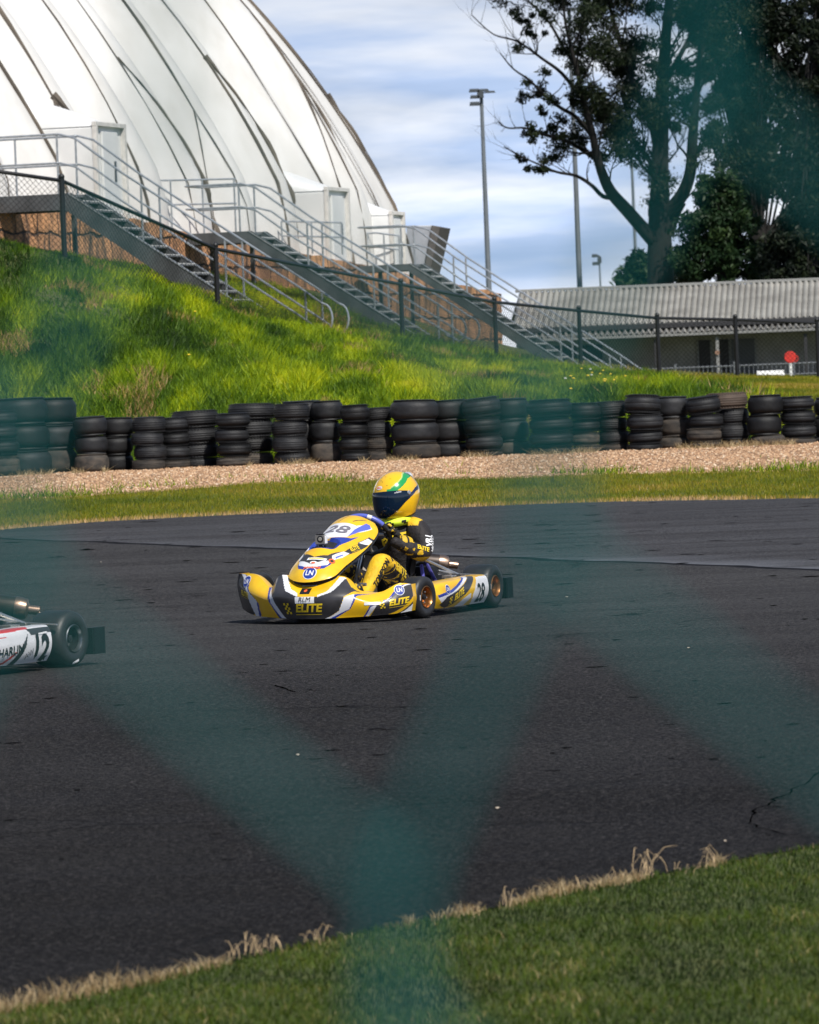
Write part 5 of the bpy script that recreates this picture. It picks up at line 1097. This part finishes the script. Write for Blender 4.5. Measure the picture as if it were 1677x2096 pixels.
# action camera on the panel: clamped on, lifts off
CG=mat('camera_case_grey',(.20,.19,.18),.35,metal=.3,var=.15,vscale=20); t=thing('action_camera','small square action camera in a grey case clamped on the yellow nose panel','camera',kart.matrix_basis@Vector((.735,-.005,.492)),R_(-114))
v=MB(); v.box((0,0,.018),(.035,.064,.058),CG); v.box((.0,.036,.018),(.034,.006,.05),WINK); v.box((.004,.0,.052),(.03,.05,.008),INK); v.build('case',t,bevel=.005)
v=MB(); v.lathe([(.0,.020),(.017,.020),(.022,.018),(.022,.010),(.024,.008)],INK,20,c=(0,.004,.022),axis=(1,0,0)); v.lathe([(0,.0225),(.011,.0225),(.013,.020)],mat('lens_glass',(.25,.24,.22),.15),20,c=(0,.004,.022),axis=(1,0,0)); v.build('lens',t,smooth=True)
v=MB(); v.box((-.005,0,-.022),(.03,.022,.022),INK); v.box((-.008,0,-.036),(.06,.042,.010),INK,X=(.83,0,-.55),Z=(.55,0,.83)); v.tube([(.0,-.018,-.02),(.0,.018,-.02)],.005,ALU,8); v.build('mount',t,bevel=.003)
# second kart
q=G(128,1366,lo=20,hi=40); rz2=R_(-90-31); 
M2=Matrix.Rotation(rz2,3,'Z'); off=M2@Vector((-.60,.497,0)); c2=Vector((q.x,q.y,0))-off
q=G(122,1367,lo=20,hi=40); c2=Vector((q.x,q.y,0))-off*1.1
kart2=make_kart('white and red go-kart number 12, only its tail showing at the left edge','12 x'.split(),(c2.x,c2.y,tz(c2.x,c2.y)+.006),rz2,'racing karts on the track')

# ================================================================== driver
SUITB=mat('suit_black',(.014,.011,.012),.75,var=.35,vscale=14,bump=.6,bscale=28); SUITY=mat('suit_yellow',(.66,.40,.010),.7,var=.2,vscale=10,bump=.6,bscale=28); SUITW=mat('suit_white',(.55,.53,.52),.7,var=.15,vscale=10)
GLV=mat('glove_black',(.016,.015,.015),.7,bump=.5,bscale=40); GLY=mat('glove_yellow',(.62,.40,.02),.65,var=.2,vscale=20); BOOTM=mat('boot_black',(.012,.012,.012),.55); NEON=mat('collar_neon',(.62,.75,.03),.6,var=.15,vscale=20)
HY=mat('helmet_yellow',(.82,.47,.008),.16,coat=1.0,var=.05,vscale=5); HG=mat('helmet_green',(.015,.30,.07),.18,coat=1.0); HB=mat('helmet_navy',(.006,.010,.05),.18,coat=1.0); HL=mat('helmet_pale_green',(.42,.55,.16),.2,coat=1.0); VIS=mat('visor_dark_blue',(.002,.010,.026),.08,spec=.45,coat=.3)
def skin(nodes,edges,name,parent,mats,paintf,sub=2):
    me=bpy.data.meshes.new(name); ks=list(nodes); me.from_pydata([nodes[q][0] for q in ks],[(ks.index(a),ks.index(b)) for a,b in edges],[])
    o=bpy.data.objects.new(name,me); COL.objects.link(o); m=o.modifiers.new('s','SKIN'); m.use_smooth_shade=True; m.branch_smoothing=.6; sv=me.skin_vertices[0].data
    for i,q in enumerate(ks): r=nodes[q][1]; sv[i].radius=r if isinstance(r,tuple) else (r,r)
    sv[0].use_root=True; s=o.modifiers.new('u','SUBSURF'); s.levels=sub; s.render_levels=sub
    bpy.context.view_layer.update(); ev=o.evaluated_get(bpy.context.evaluated_depsgraph_get()); m2=bpy.data.meshes.new_from_object(ev); bpy.data.objects.remove(o)
    m2.name=name; m2.materials.clear(); 
    for q in mats: m2.materials.append(q)
    if paintf:
        for p in m2.polygons: p.material_index=paintf(p.center)
    m2.polygons.foreach_set('use_smooth',[True]*len(m2.polygons))
    o=bpy.data.objects.new(name,m2); COL.objects.link(o); o.parent=parent; return o
def make_driver(loc,rz,label,group):
    p=thing('person',label,'person',loc,rz,group)
    N_={'pel':((-.29,.02,.17),(.125,.11)),'sp':((-.31,.035,.29),(.14,.11)),'ch':((-.28,.05,.42),(.175,.125)),'ut':((-.265,.055,.510),(.150,.115)),'nk':((-.25,.075,.585),.082),'cl':((-.265,.145,.548),(.105,.09)),'hd':((-.25,.072,.66),.075),'ht':((-.25,.072,.76),.085),
     'sL':((-.272,.215,.528),(.094,.088)),'uL':((-.215,.275,.445),(.075,.072)),'eL':((-.155,.298,.365),.062),'fL':((-.06,.25,.41),.052),'wL':((.02,.185,.455),.036),'pL':((.05,.165,.475),.034),
     'sR':((-.25,-.105,.512),(.088,.082)),'uR':((-.17,-.20,.45),.07),'eR':((-.08,-.235,.385),.052),'fR':((-.01,-.205,.42),.044),'wR':((.045,-.175,.46),.036),'pR':((.06,-.165,.475),.034),
     'hL':((-.22,.11,.15),(.09,.085)),'tL':((.02,.165,.25),(.082,.075)),'kL':((.29,.195,.355),(.064,.062)),'cL':((.40,.195,.27),(.058,.055)),'aL':((.535,.19,.155),.042),'xL':((.60,.19,.14),.036),
     'hR':((-.22,-.09,.15),(.09,.085)),'tR':((.02,-.13,.25),(.08,.073)),'kR':((.28,-.16,.35),(.062,.06)),'cR':((.40,-.165,.26),.054),'aR':((.535,-.165,.15),.042),'xR':((.60,-.17,.14),.036)}
    E=[('pel','sp'),('sp','ch'),('ch','ut'),('ut','nk'),('nk','hd'),('hd','ht'),('ut','cl'),('cl','sL'),('sL','uL'),('uL','eL'),('eL','fL'),('fL','wL'),('wL','pL'),('ut','sR'),('sR','uR'),('uR','eR'),('eR','fR'),('fR','wR'),('wR','pR'),
     ('pel','hL'),('hL','tL'),('tL','kL'),('kL','cL'),('cL','aL'),('aL','xL'),('pel','hR'),('hR','tR'),('tR','kR'),('kR','cR'),('cR','aR'),('aR','xR')]
    def pf(c):
        x,y,z=c; n=mnoise.noise((x*9,y*9,z*9)); n2=mnoise.noise((x*30,y*30,z*30))
        if x>.235 and z<.43 and x+z*.25>.31: return 1                                # shins yellow
        if .02<x<=.27 and z<.42: return 1 if (n2>.18 or abs(math.sin((x+z)*26))<.16) else 0    # marbled thighs
        if .14<y<.245 and z>.555 and x>-.29: return 1                       # shoulder patch
        if y>.22 and z<.355 and x<-.07: return 1                                     # elbow patch
        if -.09<x<.01 and y>.17 and z>.37: return 1 if n2>.12 else 0                 # forearm
        return 0
    body=skin(N_,E,'body',p,[SUITB,SUITY,SUITW],pf,4)
    bv=BVHTree.FromPolygons([a.co for a in body.data.vertices],[tuple(q.vertices) for q in body.data.polygons])
    # suit writing
    leg=(Vector((.535,.19,.155))-Vector((.29,.195,.355))).normalized(); th=(Vector((.29,.195,.355))-Vector((-.1,.14,.20))).normalized(); ar=(Vector((-.275,.205,.51))-Vector((-.155,.300,.37))).normalized()
    for wd_,sz,bo_,shr,sx_,o_,n_,x_,m_,dy_ in (('TOMPSON',.064,.0016,0,.80,(.395,.255,.285),(.25,.95,.25),-leg,INK,-.004),('ELITE',.078,.0025,.2,1.0,(.085,.26,.285),(.15,.98,.12),-th,YINK,0),
        ('VR1',.058,.002,0,.8,(-.20,.34,.45),(.6,.78,.1),ar,WINK,.028),('MOTO',.046,.0016,0,.85,(-.19,.34,.44),(.45,.85,.1),ar,WINK,-.014),('RACE',.032,.0012,0,.85,(-.19,.34,.44),(.45,.85,.1),ar,WINK,-.048),
        ('ELITE',.072,.0035,.2,1.0,(-.13,.09,.47),(.95,.15,.2),(-.2,.92,.32),YINK,0),('ELITE',.040,.0015,.2,1,(-.10,.30,.41),(.3,.95,.1),(-1,.2,-.35),YINK,0)):
        v=MB(); stick(v,bv,text2d(wd_,sz,bold=bo_,shear=shr,sx=sx_),o_,n_,x_,m_,.004,dy=dy_); v.build('suit_lettering',p)
    # collar
    v=MB(); cc=Vector((-.236,.078,.585)); 
    def col(u,t): a=2*math.pi*u; r=.090+.016*math.sin(math.pi*t); return (cc.x+r*1.12*math.cos(a),cc.y+r*math.sin(a),cc.z+.052*(t-.5)+.012*(-math.cos(a))+.006*math.sin(a))
    v.grid(col,40,6,NEON,paint=lambda u,t: INK if (math.sin(u*2*math.pi*7+t*2)>.35 and .2<t<.75) else NEON); v.grid(lambda u,t:(lambda q:(cc.x+(q[0]-cc.x)*(1-.35*t),cc.y+(q[1]-cc.y)*(1-.35*t),q[2]))(col(u,1)),40,2,NEON); v.grid(lambda u,t:(lambda q:(cc.x+(q[0]-cc.x)*(1-.35*t),cc.y+(q[1]-cc.y)*(1-.35*t),q[2]))(col(u,0)),40,2,NEON); v.build('neck_collar',p,smooth=True)
    # gloves
    for sd,w0,fw in ((1,(.045,.168,.472),(-.03,.205,.45)),(-1,(.05,-.168,.472),(0,-.20,.44))):
        hc=Vector(w0); wr=Vector(fw); rimc=c_rim(sd); ax_=rimc[1]; ctr=rimc[0]
        n=ax_; out=(ctr-Vector((.055,-.005,.512))).normalized(); bk=(wr-hc).normalized(); A=Vector((-.80,0,.60)).normalized()
        palm=ctr+out*.018+A*.026
        nd={'w':(tuple(wr),.034),'c':(tuple((wr+palm)/2),.034),'p':(tuple(palm),(.034,.026))}; ed=[('w','c'),('c','p')]
        for i,(o_,ln) in enumerate(((-.033,.9),(-.011,1.0),(.011,.95),(.033,.8))):
            b=palm+n*o_; rad=.028
            pts=[b+A*.004, ctr+n*o_+A*.026-out*.010, ctr+n*o_+A*.006-out*.028, ctr+n*o_-A*.018-out*.022, ctr+n*o_-A*.027-out*.002]
            pr='p'
            for j,q in enumerate(pts[:4 if ln<.9 else 5]): nm=f'f{i}{j}'; nd[nm]=(tuple(q),.0105-.0008*j); ed.append((pr,nm)); pr=nm
        pr='w'; 
        for j,q in enumerate((palm-n*.0+A*-.012+bk*.012+out*.012,ctr+out*.024-A*.012+n*.012,ctr+out*.018-A*.026+n*.03)): nm=f't{j}'; nd[nm]=(tuple(q),.0125-.001*j); ed.append((pr if j else 'c',nm)); pr=nm
        g_=skin(nd,ed,'glove',p,[GLV,GLY],lambda c,hc=hc,wr=wr,ctr=ctr: 1 if (((Vector(c)-wr).length<.036) or mnoise.noise((c[0]*45,c[1]*45,c[2]*45))>.28 and (Vector(c)-ctr).length>.03) else 0,2)
        v=MB(); d=(wr-hc).normalized(); v.lathe([(.040,-.02),(.050,.0),(.052,.035),(.049,.062),(.040,.066)],GLY,26,c=wr-d*.01,axis=d); v.lathe([(.0525,.012),(.0535,.02),(.0525,.028)],GLV,26,c=wr-d*.01,axis=d); v.build('cuff',g_,smooth=True)
    # boots
    for y in (.19,-.17):
        nd={'a':((.515,y,.165),.046),'h':((.555,y,.098),.040),'m':((.60,y,.125),.042),'t':((.635,y,.185),.036),'e':((.655,y,.235),.028)}
        skin(nd,[('a','h'),('h','m'),('m','t'),('t','e')],'boot',p,[BOOTM,GLY],lambda c: 1 if mnoise.noise((c[0]*30,c[1]*30,c[2]*30))>.32 else 0,2)
    # helmet
    hc=Vector((-.248,.082,.750)); Rh=Matrix.Rotation(R_(-20),3,'Z')@Matrix.Rotation(R_(11),3,'Y')@Matrix.Rotation(R_(4),3,'X')
    def hr(az,el):   # az from the face, degrees; el degrees
        a,e=R_(az),R_(el); d=Vector((math.cos(e)*math.cos(a),math.cos(e)*math.sin(a),math.sin(e)))
        rx,ry,rz_=.163,.137,.152
        if d.z<0: rz_=.196
        r=1/math.sqrt((d.x/rx)**2.0+(d.y/ry)**2+(d.z/rz_)**2)
        chin=max(0,math.cos(a))**2*math.exp(-((el+30)/20)**2)*.022; nape=max(0,-math.cos(a))*math.exp(-((el+45)/25)**2)*-.018
        return d,r+chin+nape
    def hS(az,el,off=0,s=1): d,r=hr(az,el); return hc+Rh@(d*(r+off))
    LOW=-57
    def hp(u,t):
        az=(u*360+180)%360-180; a=abs(az); el=LOW+(90-LOW)*t
        st=min(44,12+.46*max(0,a-32)); 
        if st-4<el<st+10+.03*a and a>24: return HG
        if st+10+.03*a<=el<st+13+.04*a and a>34: return HL
        bs=-38+.40*a if a<110 else 6+.1*(a-110)
        if bs-5<el<bs+5: return HB
        if el<LOW+4.5: return INK
        return HY
    v=MB(); v.grid(lambda u,t:hS(u*360-180,LOW+(90-LOW)*t),200,110,HY,paint=lambda u,t:hp(u+.5,t)); bvh=bvh_of(v)
    v.grid(lambda u,t:(lambda q:hc+(q-hc)*(1-.22*t)+Vector((0,0,.012*t)))(hS(u*360-180,LOW)),60,3,INK)
    fdir=lambda az,el:(Rh@hr(az,el)[0])
    up=Rh@Vector((0,0,1))
    def hd_(geo,az,el,m_,off=.0022,rot=0): n=fdir(az,el); stick(v,bvh,geo,hS(az,el),n,up.cross(n),m_,off,rot)
    hd_(disc2d(.0125,24,1.9),2,29,WINK); hd_(text2d('BELL',.017,bold=.0004,sx=1.05),2,29,OINK,.003)
    for az,el in ((-20,50),(-8,58),(0,48),(14,60),(-30,36),(25,33),(-18,33),(35,52),(8,44),(-5,66)): hd_(disc2d(.0028,8),az,el,INK)
    helm=v.build('helmet',p,smooth=True,angle=50)
    # visor
    def vb(az): a=abs(az)/80; return (-36+33*a**1.9, 19-10*a**2.5)
    v=MB(); v.grid(lambda u,t:(lambda az:(lambda lo,hi:hS(az,lo+(hi-lo)*t,.0055))(*vb(az)))(-80+160*u),90,24,VIS); bv2=bvh_of(v)
    for w_ in (0,1): v.grid(lambda u,t:(lambda az:(lambda e:hS(az,e,.0055*(1-t)))(vb(az)[w_]))(-80+160*u),90,1,VIS)
    n=fdir(50,12); stick(v,bv2,text2d('e-Series',.014,bold=.0003),hS(50,12),n,up.cross(n),WINK,.001)
    v.build('visor',helm,smooth=True)
    for s_ in (1,-1):
        v=MB(); n=fdir(s_*80,4); c=hS(s_*80,4); v.lathe([(0,.013),(.010,.013),(.014,.009),(.014,0)],ALU,20,c=c-n*.002,axis=n); v.build('visor_pivot',helm,smooth=True)
    # small clear spoiler at the back of the crown
    v=MB(); v.grid(lambda u,t:hS(140+80*u,34+14*t,.002+.022*math.sin(math.pi*min(1,t+.12))*math.sin(math.pi*min(max(u,.02),.98))),24,8,mat('spoiler_clear',(.55,.56,.58),.15,coat=.5)); v.build('spoiler',helm,smooth=True)
    return p
def c_rim(sd):
    c=Vector((.055,-.005,.512)); U=Vector((.60,0,.80)); Y=Vector((0,1,0)); a=R_(8) if sd>0 else R_(172)
    p=c+(Y*math.cos(a)+U*math.sin(a)*.95)*.160; tg=(-Y*math.sin(a)+U*math.cos(a)*.95).normalized(); return p,tg
driver=make_driver(kart.location,kart.rotation_euler.z,'driver in yellow helmet and black and yellow race suit, steering the number 28 kart','kart drivers')
kart2.scale=(1.1,)*3
d2=copy_tree(driver); d2.scale=(1.1,)*3; d2.location=kart2.location; d2.rotation_euler=kart2.rotation_euler; d2['label']='driver of the number 12 kart, seated just beyond the left edge'
